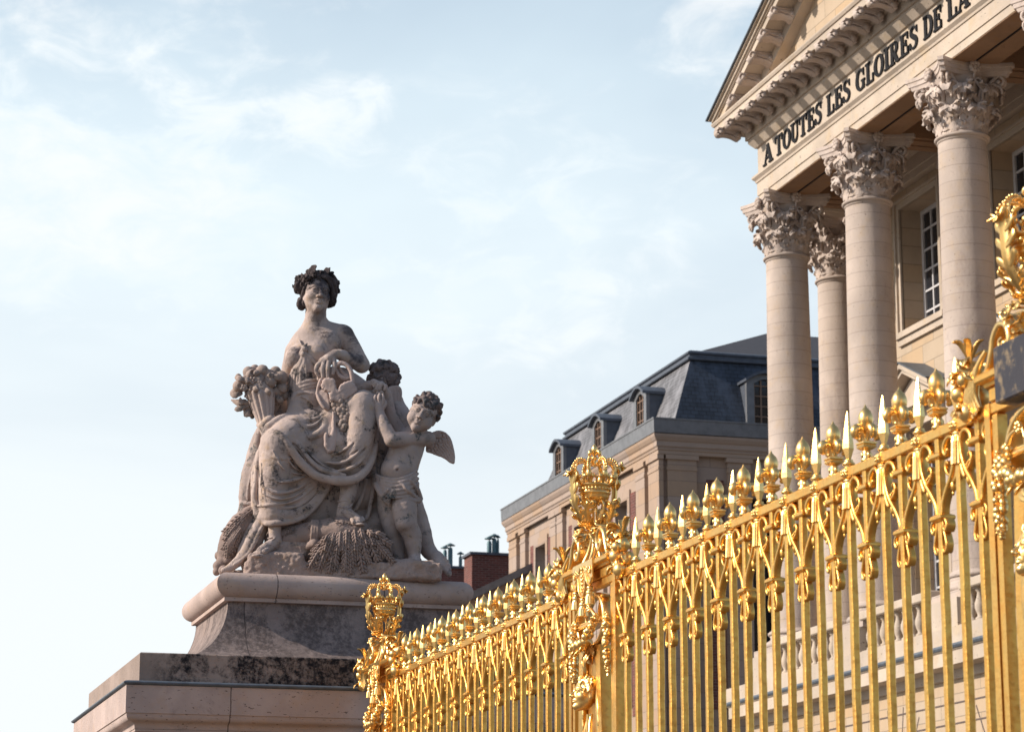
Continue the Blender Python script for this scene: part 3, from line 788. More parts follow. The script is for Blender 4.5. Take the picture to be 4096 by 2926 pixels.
for c in ctr:
    g = MB(); g.box((X0+.38, c-.6, 9.5), (X0+.4, c+.6, 15.95)); go = wng('window', g, M_GLASS)
    f = MB()
    for yy in (-.58, 0, .58): f.box((X0+.33, c+yy-.035, 9.5), (X0+.37, c+yy+.035, 15.94))
    for k in range(9): f.box((X0+.335, c-.6, 9.6+k*.72), (X0+.365, c+.6, 9.65+k*.72))
    f.build('frame', M_WINFRAME, go)
for a, b, c_, d_ in hy: g = MB(); g.box((a, Y0+.38, c_), (b, Y0+.4, d_)); wng('side_window', g, M_GLASS)
m = MB(); m.ring((X0-.14, Y0-.14, X1, Y1+.1), [(0, 16.80), (.03, 16.82), (.03, 16.93), (.06, 16.95), (.06, 17.02), (.10, 17.06), (.10, 17.2), (.14, 17.24), (.2, 17.34), (.22, 17.42), (.05, 17.44)]); wng('cornice', m, M_WING)
m = MB(); m.ring((X0-.14, Y0-.14, X1, Y1+.1), [(.10, 17.435), (.22, 17.45), (.23, 17.86), (.25, 17.87), (.25, 17.92), (.0, 17.93), (-.4, 17.95)]); wng('gutter', m, M_ZINC)
# mansard: lower steep slopes, lead roll, low upper roof, hipped at the far end
bx0, by0, by1 = X0+.645, Y0+.645, 89.35; tx0, ty0, ty1 = X0+1.6, Y0+1.6, 88.75; zb, zt = 17.95, 20.35
front = MB(); front.add([(bx0, by0, zb), (bx0, by1, zb), (tx0, ty1, zt), (tx0, ty0, zt)], [(0, 1, 2, 3)])
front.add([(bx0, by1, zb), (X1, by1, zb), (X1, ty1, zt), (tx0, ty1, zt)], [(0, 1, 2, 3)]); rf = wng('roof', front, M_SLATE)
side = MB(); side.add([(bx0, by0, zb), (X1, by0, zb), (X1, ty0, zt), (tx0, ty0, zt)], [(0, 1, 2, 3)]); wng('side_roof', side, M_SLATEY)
m = MB(); R = (tx0, ty0, X1, ty1)
m.ring(R, [(.10, 20.27), (.14, 20.30), (.14, 20.36), (.06, 20.40), (.06, 20.46), (.12, 20.50), (.12, 20.56), (0, 20.62), (-.35, 20.66)]); wng('roof_roll', m, M_LEAD)
m = MB(); ym = (ty0+ty1)/2
m.add([(tx0+.3, ty0+.3, 20.64), (tx0+.3, ty1-.3, 20.64), (X0+6, Y0+6, 22.5), (X1, Y0+6, 22.5), (X1, ty0+.3, 20.64), (X1, ty1-.3, 20.64), (X0+6, ty1-4.2, 22.5), (X1, ty1-4.2, 22.5)], [(0, 1, 6, 2), (0, 2, 3, 4), (1, 5, 7, 6), (2, 6, 7, 3)]); wng('upper_roof', m, m_plain('dark_roof', (.05, .05, .06), .8))
def dormer(M4):
    """front at local x=0 facing -x, centre y=0"""
    ob = []
    hw = .64; z0, z1 = 17.98, 19.42
    w = MB(); w.M = M4
    w.box((0, -hw, z0), (.12, -hw+.26, z1)); w.box((0, hw-.26, z0), (.12, hw, z1))
    n = 12; arcp = [(-hw+.26+(2*hw-.52)*i/n, z1-.02+.16*math.sin(PI*i/n)) for i in range(n+1)]
    top = [(-hw-.06+(2*hw+.12)*i/n, z1+.12+.28*math.sin(PI*i/n)) for i in range(n+1)]
    w.prism([(-hw, z1)]+[(-hw+.26, z1)]+arcp[1:-1]+[(hw-.26, z1), (hw, z1)]+[(a*hw/(hw+.06), b-.06) for a, b in reversed(top)], 'x', 0, .12)
    w.box((-.05, -hw-.05, z0-.06), (.12, hw+.05, z0-.002))
    wo = wng('dormer', w, M_ZINC)
    r = MB(); r.M = M4
    r.prism(top+[(a, b-.09) for a, b in reversed(top)], 'x', -.14, 1.7, False)
    r.box((.12, -hw+.02, z0), (1.7, -hw+.06, z1+.05)); r.box((.12, hw-.06, z0), (1.7, hw-.02, z1+.05))
    r.build('roof', M_LEAD, wo)
    g = MB(); g.M = M4; g.box((.10, -hw+.25, z0), (.115, hw-.25, z1+.12)); g.build('pane', M_GLASS, wo)
    f = MB(); f.M = M4
    for yy in (-.37, -.13, .13, .37): f.box((.05, yy-.025, z0), (.095, yy+.025, z1+.1))
    for k in range(5): f.box((.055, -.37, z0+.02+k*.33), (.09, .37, z0+.06+k*.33))
    f.build('frame', M_WOODFRAME, wo)
for c in ctr: dormer(Matrix.Translation((X0+.62, c, .02)))
dormer(Matrix.Translation((29.75, Y0+.62, .02)) @ Matrix.Rotation(PI/2, 4, 'Z'))
dormer(Matrix.Translation((34.2, Y0+.62, .02)) @ Matrix.Rotation(PI/2, 4, 'Z'))
# ================================================================== BRICK CHIMNEYS AND LOW ROOF FURTHER LEFT
km = 1300/1919
mp = lambda x, y, Y: onY(1800+x*km, 1200+y*km, Y)
def chimney(name, x0, x1, ytop, Y, label, cowls, dep=1.2):
    a, b = mp(x0, ytop, Y), mp(x1, ytop, Y)
    t = empty(name, ((a.x+b.x)/2, Y, 0), label, 'chimney')
    off = -Vector(t.location)
    m = MB(); m.box((a.x, Y, 0), (b.x, Y+dep, a.z-.12)); m.build('stack', M_BRICK, t, off)
    m = MB(); m.box((a.x-.1, Y-.1, a.z-.119), (b.x+.1, Y+dep+.1, a.z-.02)); m.build('cap', M_LEAD, t, off)
    for (cx, cy, w) in cowls:
        p = mp(cx, cy, Y+.5); r = w*km*Y/F_/2
        m = MB(); z0 = a.z-.02
        m.lathe([(r, z0-p.z), (r, -.25), (r*.8, -.15)], 12, (p.x, Y+.5, p.z))
        m.lathe([(r*2.1, -.06), (r*2.1, -.045), (r*.2, .05)], 12, (p.x, Y+.5, p.z)); m.box((p.x-.02, Y+.48, p.z-.2), (p.x+.02, Y+.52, p.z-.05))
        m.build('cowl', M_COWL, t, off)
chimney('brick_chimney', 130, 385, 1482, 97, 'wide brick chimney stack with dark metal flues against the end of the slate wing', ((232, 1400, 30), (262, 1385, 30), (283, 1392, 16)))
chimney('brick_chimney', -120, 128, 1560, 104, 'low brick chimney stack with three greenish cowls just right of the statue', ((-30, 1455, 26), (2, 1440, 30), (62, 1490, 22)))
a = onY(1010*1.802, 1352*1.802, 88); b = onY(1205*1.802, 1256*1.802, 88)
t = tag(empty('low_roof_house', (a.x, 88, 0)), 'low pale parapet sloping up behind the gold fence beside the brick chimney', 'building')
m = MB(); m.prism([(a.x-1.2, a.z-.55), (b.x, b.z), (b.x+3, b.z), (b.x+3, 0), (a.x-1.2, 0)], 'y', 88, 90); m.build('wall', M_WINGY, t, -Vector(t.location))
m = MB(); m.prism([(a.x-1.25, a.z-.55), (b.x, b.z+.02), (b.x+3, b.z+.02), (b.x+3, b.z+.28), (b.x-.05, b.z+.28), (a.x-1.25, a.z-.27)], 'y', 87.8, 90.2); m.build('coping', M_ZINC, t, -Vector(t.location))
# ================================================================== STONE PEDESTAL
KP = 22.25/21.9
def pz(z): return EYE+(z-EYE)*KP
PR = (2.98*KP, 21.9*KP, 6.92*KP, 25.5*KP)
ped = empty('stone_pedestal', ((PR[0]+PR[2])/2, (PR[1]+PR[3])/2, 0), 'massive weathered stone pedestal carrying the seated statue at the end of the gold fence', 'pedestal')
QO = -Vector(ped.location)
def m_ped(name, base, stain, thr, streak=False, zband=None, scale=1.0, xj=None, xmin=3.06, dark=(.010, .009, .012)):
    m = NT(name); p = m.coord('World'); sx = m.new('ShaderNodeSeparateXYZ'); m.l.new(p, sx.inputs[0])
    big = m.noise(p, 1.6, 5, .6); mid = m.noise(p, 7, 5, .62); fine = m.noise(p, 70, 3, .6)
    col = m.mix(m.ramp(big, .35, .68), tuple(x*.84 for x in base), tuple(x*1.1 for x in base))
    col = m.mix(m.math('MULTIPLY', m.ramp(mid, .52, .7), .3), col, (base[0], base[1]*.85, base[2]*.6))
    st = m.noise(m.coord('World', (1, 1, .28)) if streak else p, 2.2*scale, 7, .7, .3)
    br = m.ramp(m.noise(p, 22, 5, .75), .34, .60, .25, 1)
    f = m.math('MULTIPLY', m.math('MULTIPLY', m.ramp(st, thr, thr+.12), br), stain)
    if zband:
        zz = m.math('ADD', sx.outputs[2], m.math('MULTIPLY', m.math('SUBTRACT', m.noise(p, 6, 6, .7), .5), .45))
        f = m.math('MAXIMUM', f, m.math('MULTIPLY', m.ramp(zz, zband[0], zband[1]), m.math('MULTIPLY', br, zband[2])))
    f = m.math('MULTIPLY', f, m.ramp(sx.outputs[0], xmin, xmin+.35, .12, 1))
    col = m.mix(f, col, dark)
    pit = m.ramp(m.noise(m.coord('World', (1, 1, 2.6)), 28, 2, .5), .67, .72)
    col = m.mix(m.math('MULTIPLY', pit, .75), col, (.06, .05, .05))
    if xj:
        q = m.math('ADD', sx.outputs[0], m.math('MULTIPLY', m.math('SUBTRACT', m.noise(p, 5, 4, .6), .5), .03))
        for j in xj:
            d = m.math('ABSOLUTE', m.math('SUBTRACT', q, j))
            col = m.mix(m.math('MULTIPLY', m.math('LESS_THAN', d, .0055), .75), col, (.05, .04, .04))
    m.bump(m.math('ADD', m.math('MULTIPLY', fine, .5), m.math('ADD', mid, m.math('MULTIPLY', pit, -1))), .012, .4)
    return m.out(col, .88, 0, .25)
PB = (.46, .36, .325)
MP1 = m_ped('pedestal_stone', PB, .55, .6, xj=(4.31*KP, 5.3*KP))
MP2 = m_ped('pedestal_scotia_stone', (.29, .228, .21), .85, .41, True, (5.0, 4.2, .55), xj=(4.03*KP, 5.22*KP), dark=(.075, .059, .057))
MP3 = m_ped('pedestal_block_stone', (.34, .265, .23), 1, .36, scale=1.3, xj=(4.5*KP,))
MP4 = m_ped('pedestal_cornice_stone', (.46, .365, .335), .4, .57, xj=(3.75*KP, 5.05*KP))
def ring_part(name, prof, mat, smooth=False, **k):
    m = MB(); m.ring(PR, [(o*KP, pz(z)) for o, z in prof], smooth, **k); return m.build(name, mat, ped, QO)
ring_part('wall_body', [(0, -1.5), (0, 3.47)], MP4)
m = MB(); m.ring(PR, [(.0, pz(3.47)), (.025, pz(3.475)), (.025, pz(3.495))])
cy = [(.03+.085*(i/10)+.012*math.sin(2*PI*i/10)*-1, 3.497+.12*(i/10)+.012*math.sin(2*PI*i/10)) for i in range(11)]
m.ring(PR, [(o, pz(z)) for o, z in cy], True); m.ring(PR, [(cy[-1][0], pz(3.617)), (.125, pz(3.622)), (.125, pz(3.856)), (.0, pz(3.87))])
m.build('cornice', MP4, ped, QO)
ld = MB(); ld.ring(PR, [(.09+.062*math.cos(PI*(i/8-.5)), pz(3.876)+.022*math.sin(PI*(i/8-.5))) for i in range(9)], True); ld.ring(PR, [(.09, pz(3.876)+.021), (-.02, pz(3.91))])
ld.build('lead_flashing', M_BLUELEAD, ped, QO)
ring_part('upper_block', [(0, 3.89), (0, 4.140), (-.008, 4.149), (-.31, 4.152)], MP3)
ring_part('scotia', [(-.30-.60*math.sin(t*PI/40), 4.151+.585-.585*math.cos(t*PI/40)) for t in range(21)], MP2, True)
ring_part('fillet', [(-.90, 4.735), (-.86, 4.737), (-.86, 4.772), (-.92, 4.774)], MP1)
m = MB(); RI = .115
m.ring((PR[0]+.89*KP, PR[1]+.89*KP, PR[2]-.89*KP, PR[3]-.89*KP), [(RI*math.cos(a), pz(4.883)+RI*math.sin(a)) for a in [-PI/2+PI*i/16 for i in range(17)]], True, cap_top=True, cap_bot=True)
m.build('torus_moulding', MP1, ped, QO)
PTOP = pz(4.883)+RI
# ================================================================== GILDED FENCE
FX = 5.0; ZR0, ZR1 = 3.887, 3.937
def strap(mb, pts, th, d, sub=5, taper=None):
    """flat iron strap bent along a path in the fence plane: pts (y,z), th thickness in the plane, d half depth across"""
    P, r = spline([Vector((0, a, b)) for a, b in pts], taper or [1]*len(pts), sub)
    rings = []
    for i, p in enumerate(P):
        t = (P[min(i+1, len(P)-1)]-P[max(i-1, 0)]).normalized(); nrm = Vector((0, -t.z, t.y))
        a = th/2*r[i]; c = .72
        rings.append([tuple(p+nrm*a*c+Vector((-d, 0, 0))), tuple(p+nrm*a+Vector((-d*c, 0, 0))), tuple(p+nrm*a+Vector((d*c, 0, 0))), tuple(p+nrm*a*c+Vector((d, 0, 0))),
                      tuple(p-nrm*a*c+Vector((d, 0, 0))), tuple(p-nrm*a+Vector((d*c, 0, 0))), tuple(p-nrm*a+Vector((-d*c, 0, 0))), tuple(p-nrm*a*c+Vector((-d, 0, 0)))])
    mb.loft(rings, smooth=True)
def curl(y, z, r0, a0, turns, n=10, s=1):
    return [(y+s*r0*(1-.75*i/n)*math.cos(a0+turns*2*PI*i/n), z+r0*(1-.75*i/n)*math.sin(a0+turns*2*PI*i/n)) for i in range(n+1)]
m = MB()                                                          # plain square bar, worn hammered edges
rr = random.Random(3); rings = []
for i in range(58):
    z = .46+(ZR0-.46)*i/57; j = lambda: .0181+rr.uniform(-.0011, .0011); c = .0045
    a, b, d, e = j(), j(), j(), j()
    rings.append([(-a+c, -b, z), (d-c, -b, z), (d, -b+c, z), (d, e-c, z), (d-c, e, z), (-a+c, e, z), (-a, e-c, z), (-a, -b+c, z)])
m.loft(rings)
BAR = m.mesh('bar', GOLD_BAR)
m = MB()                                                          # spear head
m.lathe([(.020, ZR1-.002), (.024, ZR1+.004), (.020, ZR1+.010), (.030, ZR1+.016), (.033, ZR1+.022), (.028, ZR1+.028), (.019, ZR1+.031), (.024, ZR1+.036), (.02, ZR1+.042), (.012, ZR1+.045)], 16)
bl = [(.010, 3.978), (.014, 3.99), (.020, 4.01), (.0275, 4.035), (.0262, 4.06), (.018, 4.13), (.009, 4.19), (.0015, 4.222)]
m.loft([[(r*math.cos(a), r*math.sin(a), z) for a in [rad(-14)+PI*(1+j/2) for j in range(4)]] for r, z in bl])
SPEAR = m.mesh('spear_finial', GOLD)
m = MB()                                                          # tassel with its knot over the rail
m.lathe([(.012, 3.942), (.025, 3.935), (.030, 3.92), (.028, 3.903), (.021, 3.89)], 12, (-.012, 0, 0))
for k in range(10):
    a = k*PI/5
    for zz in (3.905, 3.92): m.sphere((-.012+.027*math.cos(a+zz*40), .027*math.sin(a+zz*40), zz), .008, 6, 5)
m.lathe([(.018, 3.886), (.029, 3.882), (.032, 3.876), (.026, 3.870), (.029, 3.862)], 16)
n = 32; prof = [(.028, 3.864), (.034, 3.84), (.0365, 3.79), (.0395, 3.736)]
m.loft([[((r+.0022*(1 if j % 2 else -1))*math.cos(2*PI*j/n), (r+.0022*(1 if j % 2 else -1))*math.sin(2*PI*j/n), z) for j in range(n)] for r, z in prof])
TASSEL = m.mesh('tassel', GOLD)
def fleur(mb, z0=ZR1, k=1.0, cx=0, cy=0):
    M0 = mb.M; mb.M = M0 @ Matrix.Translation((cx, cy, z0)) @ Matrix.Scale(k, 4)
    mb.lathe([(.026, -.002), (.03, .004), (.03, .010), (.022, .016), (.026, .03), (.022, .048), (.017, .056)], 14)
    for a in range(4):                                            # small drops round the foot
        mb.sphere((.021*math.cos(a*PI/2), .021*math.sin(a*PI/2), .030), .011, 8, 6, (1, 1, 1.5))
    mb.loft([[(-a, -a, z), (a, -a, z), (a, a, z), (-a, a, z)] for a, z in ((.019, .056), (.034, .066), (.036, .075), (.032, .081), (.038, .086), (.038, .092), (.026, .098), (.02, .10))])
    mb.lathe([(.017, .098), (.015, .125), (.017, .15), (.026, .168), (.035, .192), (.0375, .210), (.035, .228), (.026, .248), (.013, .262), (.008, .268), (.0015, .282)], 20)
    for a in range(4):
        d = Vector((math.cos(a*PI/2), math.sin(a*PI/2), 0)); q = Vector((-d.y, d.x, 0))
        path = [(.008, .105), (.016, .135), (.032, .158), (.052, .160), (.064, .143), (.060, .122), (.046, .116)]
        mb.tube([d*r+Vector((0, 0, z)) for r, z in path], [.010, .013, .019, .0235, .023, .017, .008], 10, 1.0, tuple(q), sub=3)
    mb.M = M0
m = MB(); fleur(m); FLEUR = m.mesh('fleur_de_lis', GOLD)
m = MB()                                                          # scrollwork hung on every second bar
for s in (1, -1):
    st = [(.022, 3.545), (.035, 3.59), (.075, 3.645), (.125, 3.70), (.160, 3.77), (.166, 3.835), (.138, 3.874), (.098, 3.872), (.066, 3.845), (.062, 3.815), (.082, 3.800), (.098, 3.818)]
    strap(m, [(s*a, b) for a, b in st], .020, .021, 5, [1.2, 1.2, 1.1, 1, 1, 1, 1, 1, 1, .9, .8, .6])
    m.sphere((0, s*.088, 3.822), .0125, 8, 6, (1.5, 1, 1))
    up = [(.166, 3.81), (.178, 3.77), (.176, 3.72), (.150, 3.675), (.132, 3.675)]
    strap(m, [(s*a, b) for a, b in up], .016, .016, 4, [.5, 1.1, 1.5, 1.3, .4])
    strap(m, [(s*a, b) for a, b in ((.120, 3.70), (.085, 3.715), (.068, 3.745), (.080, 3.770), (.098, 3.757))], .013, .016, 4, [1.2, 1.1, 1, .9, .6])
    m.leaf([(0, s*.10, 3.66), (-.006, s*.125, 3.695), (-.012, s*.118, 3.735), (-.03, s*.100, 3.75)], (1, 0, 0), .027, 3, .2, .007, 12)
    m.leaf([(-.012, s*.150, 3.70), (-.02, s*.172, 3.73), (-.026, s*.165, 3.775), (-.03, s*.15, 3.79)], (1, 0, 0), .022, 3, .2, .006, 12)
    m.sphere((0, s*.118, 3.655), .016, 8, 6, (1, 1, 1.9)); m.sphere((0, s*.112, 3.622), .007, 8, 6, (1, 1, 1.6))
    lo = [(.026, 3.514), (.060, 3.512), (.074, 3.486), (.060, 3.462), (.044, 3.474), (.050, 3.49)]
    strap(m, [(s*a, b) for a, b in lo], .014, .024, 4, [1.1, 1, 1, 1, .9, .6]); m.sphere((0, s*.054, 3.483), .010, 8, 6, (2.1, 1, 1))
    lo = [(.030, 3.514), (.034, 3.475), (.050, 3.43), (.058, 3.40), (.048, 3.372), (.030, 3.370), (.026, 3.386), (.036, 3.394)]
    strap(m, [(s*a, b) for a, b in lo], .013, .019, 4, [1, 1, 1, 1, 1, .9, .8, .6])
for z, hy, hx in ((3.81, .047, .030), (3.527, .054, .038)):
    m.loft([[(-hx*k, -hy*k, z+dz), (hx*k, -hy*k, z+dz), (hx*k, hy*k, z+dz), (-hx*k, hy*k, z+dz)] for k, dz in ((.62, -.018), (.95, -.010), (1, -.006), (1, .004), (.92, .009), (.6, .017))])
SCROLL = m.mesh('scrollwork', GOLD_BAR)
wob = random.Random(77)
def jit(o, yaw=4, tilt=.5):
    o.rotation_euler = (rad(wob.uniform(-tilt, tilt)*.4), rad(wob.uniform(-tilt, tilt)*.4), rad(wob.uniform(-yaw, yaw))); return o
def fence_panel(label, ya, yb, spears, fleurs, plain=()):
    f = empty('gilded_fence_panel', (FX, (ya+yb)/2, 0), label, 'fence', 'gilded fence panels in one line')
    fy = f.location.y
    m = MB(); m.bbox((-.026, ya-fy, ZR0), (.026, yb-fy, ZR1), .006); m.build('top_rail', GOLD_BAR, f)
    m = MB(); m.bbox((-.03, ya-fy, .40), (.03, yb-fy, .455), .006); m.build('bottom_rail', GOLD_BAR, f)
    m = MB(); m.box((-.25, ya-fy, 0), (.25, yb-fy, .395)); m.build('stone_kerb', M_PALACE, f)
    for y in spears:
        b = link('bar', BAR, f, (0, y-fy, 0)); jit(link('spear_finial', SPEAR, b, (0, 0, wob.uniform(-.003, .003))), 7, .3); jit(link('tassel', TASSEL, b), 20, .1)
    for y in fleurs:
        b = link('bar', BAR, f, (0, y-fy, 0), (0, 0, PI)); jit(link('fleur_de_lis', FLEUR, b, (0, 0, wob.uniform(-.003, .003))), 7, .3); jit(link('scrollwork', SCROLL, b), 2.5, .15)
    for y in plain:
        b = link('bar', BAR, f, (0, y-fy, 0), (0, 0, PI)); link('scrollwork', SCROLL, b)
    for y in (ya, yb):
        m = MB(); m.bbox((-.03, y-fy-.026, .0), (.03, y-fy+.026, ZR1+.004), .006); m.build('end_post', GOLD_BAR, f)
P1 = [10.196+.4047*k for k in range(12)]
P2 = [16.724+.4106*k for k in range(11)]
fence_panel('right hand gilded fence panel between the middle crown pier and the blurred near pier', 9.86, 15.02, P1, [y+.2023 for y in P1[:-1]], (9.993, 14.85))
fence_panel('left hand gilded fence panel between the stone pedestal and the middle crown', 15.94, 21.18, [16.313]+P2, [16.52]+[y+.205 for y in P2[:-1]], (16.11, 21.035))
# ------------------------------------------------------------------ crowned piers
def fruit(mb, rnd, c, r):
    mb.sphere(c, r, 14, 10, (1, 1, 1.06)); mb.sphere((c[0], c[1]-r*.2, c[2]-r*1.05), r*.14, 6, 5)
def cluster(rnd, h, w):
    """hanging bunch of fruit and leaves, top at z=0"""
    m = MB()
    fr = [(0, 0, -.07, .052), (-.03, .03, -.13, .045), (.02, -.03, -.15, .048), (-.02, -.01, -.21, .050), (.03, .03, -.19, .035), (-.045, -.035, -.09, .035), (.04, .01, -.06, .04)]
    for x, y, z, r in fr: fruit(m, rnd, (x*w, y*w, z*h), r*.9)
    for i in range(38):                                           # grapes
        t = i/38; a = i*2.4
        m.sphere((-.035+.03*math.cos(a)*(1-t), .045+.032*math.sin(a)*(1-t), -.05-.17*t*h), .0125, 7, 5)
    for i in range(14):
        a = rnd.uniform(0, 2*PI); z = rnd.uniform(-.24, .02)*h; d = Vector((math.cos(a), math.sin(a), 0)); q = Vector((-d.y, d.x, .2))
        o = Vector((0, 0, z))
        m.leaf([o+d*.02, o+d*.05+Vector((0, 0, .02)), o+d*.085+Vector((0, 0, .022)), o+d*.105+Vector((0, 0, -.012))], q, .024, 3, .25, .004, 9)
    for i in range(7):
        a = rnd.uniform(0, 2*PI); d = Vector((math.cos(a), math.sin(a), 0)); o = Vector((0, 0, -.02))
        m.leaf([o, o+d*.025+Vector((0, 0, .05)), o+d*.05+Vector((0, 0, .09)), o+d*.075+Vector((0, 0, .10))], (-d.y, d.x, 0), .018, 3, .2, .004, 9)
    return m
def build_pier(y, label, plate=GOLD, first=None):
    p = empty('crown_pier', (FX, y, 0), label, 'gate pier', 'gilded crown piers along the fence')
    for name, me in PIER:
        if plate is not GOLD:
            if name == ('relief',) or name == 'tassel': continue
            if name == 'lambrequin':
                q = MB(); q.bbox((-.10, -.235, 3.885), (.0, .235, 4.135), .008); me = q.mesh('lambrequin', plate)
        if isinstance(name, tuple):
            link(name[0], me, last)
        else: last = link(name, me, p)
PIER = []
def pp(name, mb, mat=None): PIER.append((name, mb.mesh(name if isinstance(name, str) else name[0], mat or GOLD)))
rnd = random.Random(11)
# crown
m = MB()
m.lathe([(.03, 4.455), (.06, 4.452), (.085, 4.468), (.094, 4.49), (.094, 4.503), (.102, 4.508), (.104, 4.515), (.096, 4.522), (.096, 4.555), (.105, 4.56), (.107, 4.568), (.10, 4.575), (.085, 4.575)], 36)
for k in range(28):
    a = k*2*PI/28; m.sphere((.099*math.cos(a), .099*math.sin(a), 4.538), .0085, 7, 5, (1, 1, 1.35))
CRB = m
pp('crown', m)
m = MB()
for k in range(8):
    a = k*PI/4+.2; d = Vector((math.cos(a), math.sin(a), 0)); q = Vector((-d.y, d.x, 0)); Z = lambda r, z: d*r+Vector((0, 0, z))
    m.tube([Z(.10, 4.57), Z(.128, 4.615), Z(.142, 4.665), Z(.128, 4.708), Z(.085, 4.722), Z(.045, 4.705), Z(.022, 4.70)], [.012, .013, .014, .014, .013, .011, .008], 8, .55, tuple(d), sub=3)
    for t in range(9):
        b = t/8*PI*.62+.35
        m.sphere(Z(.085+.073*math.cos(b-.35+.0), 4.655+.082*math.sin(b-.2)), .0085, 7, 5)
pp(('arches',), m)
m = MB()
for k in range(8):
    a = k*PI/4+.2; d = Vector((math.cos(a), math.sin(a), 0)); q = Vector((-d.y, d.x, 0)); Z = lambda r, z, u=0: d*r+q*u+Vector((0, 0, z))
    m.sphere(Z(.135, 4.625), .019, 10, 8, (1, 1, 1.7)); m.sphere(Z(.142, 4.66), .010, 8, 6, (1, 1, 1.8))
    for s in (-1, 1): m.sphere(Z(.128, 4.612, s*.026), .0155, 9, 7); m.tube([Z(.108, 4.575, s*.006), Z(.125, 4.59, s*.018), Z(.128, 4.61, s*.026)], .006, 6)
    a2 = a+PI/8; e = Vector((math.cos(a2), math.sin(a2), 0))
    m.sphere(e*.116+Vector((0, 0, 4.603)), .013, 9, 7); m.tube([e*.102+Vector((0, 0, 4.57)), e*.116+Vector((0, 0, 4.60))], .006, 6)
pp(('crown_petals',), m)
m = MB()
m.lathe([(.012, 4.69), (.015, 4.72), (.011, 4.735), (.022, 4.742), (.024, 4.749), (.012, 4.756), (.01, 4.765)], 14)
m.lathe([(.009, 4.762), (.016, 4.785), (.021, 4.803), (.017, 4.82), (.008, 4.832), (.001, 4.842)], 14)
for k in range(4):
    a = k*PI/2+.5; d = Vector((math.cos(a), math.sin(a), 0))
    m.tube([d*.008+Vector((0, 0, 4.765)), d*.022+Vector((0, 0, 4.787)), d*.042+Vector((0, 0, 4.782)), d*.046+Vector((0, 0, 4.766)), d*.036+Vector((0, 0, 4.762))], [.006, .011, .013, .010, .005], 8, sub=3)
pp(('crown_finial',), m)
# leaves that hold the crown
for s in (-1, 1):
    m = MB(); hi = .05 if s > 0 else 0
    sp_ = [(s*.012, 0, 4.27), (s*.045, 0, 4.30), (s*.105, 0, 4.37), (s*.142, 0, 4.46), (s*.148, 0, 4.55+hi), (s*.152, 0, 4.615+hi), (s*.170, 0, 4.645+hi), (s*.186, 0, 4.62+hi)]
    m.acanthus(sp_, (0, 1, 0), .075, 8, .3*s, .008, .5, .4, .4, -s, .24)
    for s2 in (-1, 1):                                             # small side leaves
        m.acanthus([(s*.03, s2*.02, 4.29), (s*.07, s2*.06, 4.33), (s*.085, s2*.095, 4.40), (s*.07, s2*.125, 4.44), (s*.075, s2*.15, 4.42)], (1, s2*.3, 0), .040, 6, .25, .006)
        m.acanthus([(s*.02, s2*.02, 4.27), (s*.07, s2*.03, 4.265), (s*.10, s2*.035, 4.28), (s*.125, s2*.04, 4.255), (s*.128, s2*.04, 4.23)], (0, 1, .2), .03, 4, .25, .006)
        m.tube([(s*.02, s2*.03, 4.30), (s*.035, s2*.075, 4.40), (s*.03, s2*.07, 4.455), (s*.01, s2*.05, 4.45), (s*.012, s2*.04, 4.43)], .008, 7, sub=4)
    for k in range(7): m.sphere((s*(.05+.012*k), .05-.014*k, 4.33+.022*k), .012, 7, 5)
    pp('acanthus_leaf', m)
m = MB()                                                          # stems gathered at the foot
for (x0, y0, x1, y1, z1) in ((-.03, .03, -.05, .02, 4.46), (.03, -.03, .05, -.02, 4.46), (0, .05, .0, .10, 4.33), (0, -.05, 0, -.10, 4.33), (-.03, -.03, -.06, -.05, 4.38), (.03, .03, .06, .05, 4.38)):
    m.tube([(x0*1.8, y0*2.4, 4.07), (x0*.9, y0*1.6, 4.14), (x0*.4, y0*.5, 4.24), (x0*.4, y0*.4, 4.29), (x1*.8, y1*.8, (4.29+z1)/2+.02), (x1, y1, z1)], [.016, .015, .012, .012, .012, .008], 8, sub=4)
m.lathe([(.03, 4.25), (.036, 4.262), (.036, 4.275), (.03, 4.285)], 14)
for s in (1, -1):
    m.tube([(0, s*.03, 4.16), (0, s*.07, 4.24), (0, s*.13, 4.275), (0, s*.17, 4.25)], [.012, .012, .011, .008], 8, sub=4)
pp('stem', m)
for s in (1, -1):                                                 # volutes on the slab
    m = MB()
    pts = [(s*.46, 4.05), (s*.40, 4.07), (s*.36, 4.13), (s*.33, 4.20), (s*.27, 4.245), (s*.205, 4.225), (s*.185, 4.165), (s*.215, 4.115), (s*.262, 4.125), (s*.268, 4.17), (s*.235, 4.18)]
    strap(m, pts, .022, .06, 5, [.7, 1, 1.2, 1.3, 1.3, 1.2, 1.1, 1, .9, .8, .7]); m.sphere((0, s*.238, 4.158), .026, 10, 8, (2.4, 1, 1))
    m.acanthus([(-.0, s*.30, 4.23), (0, s*.25, 4.275), (0, s*.20, 4.262), (0, s*.165, 4.22), (0, s*.16, 4.19)], (1, 0, 0), .07, 5, .2, .008)
    m.acanthus([(-.03, s*.45, 4.04), (-.04, s*.50, 4.07), (-.04, s*.55, 4.12), (-.03, s*.60, 4.16), (-.02, s*.64, 4.14)], (.9, 0, .2), .055, 5, .2, .007)
    shp = [(-.05, s*.40, 4.16), (-.055, s*.47, 4.10), (-.05, s*.52, 4.00), (-.04, s*.50, 3.93)]
    for k in range(5):                                             # shell like fluted drapery beside the slab
        o = Vector((0, s*.022*k, -.012*k)); m.tube([Vector(q)+o for q in shp], [.010, .018, .018, .008], 8, sub=4)
    pp('volute', m)
for s in (1, -1):
    m = cluster(rnd, 1.15, 1.25); m.v = [(a-.02, b+s*.62, c+4.17) for a, b, c in m.v]
    pp('fruit_bunch', m)
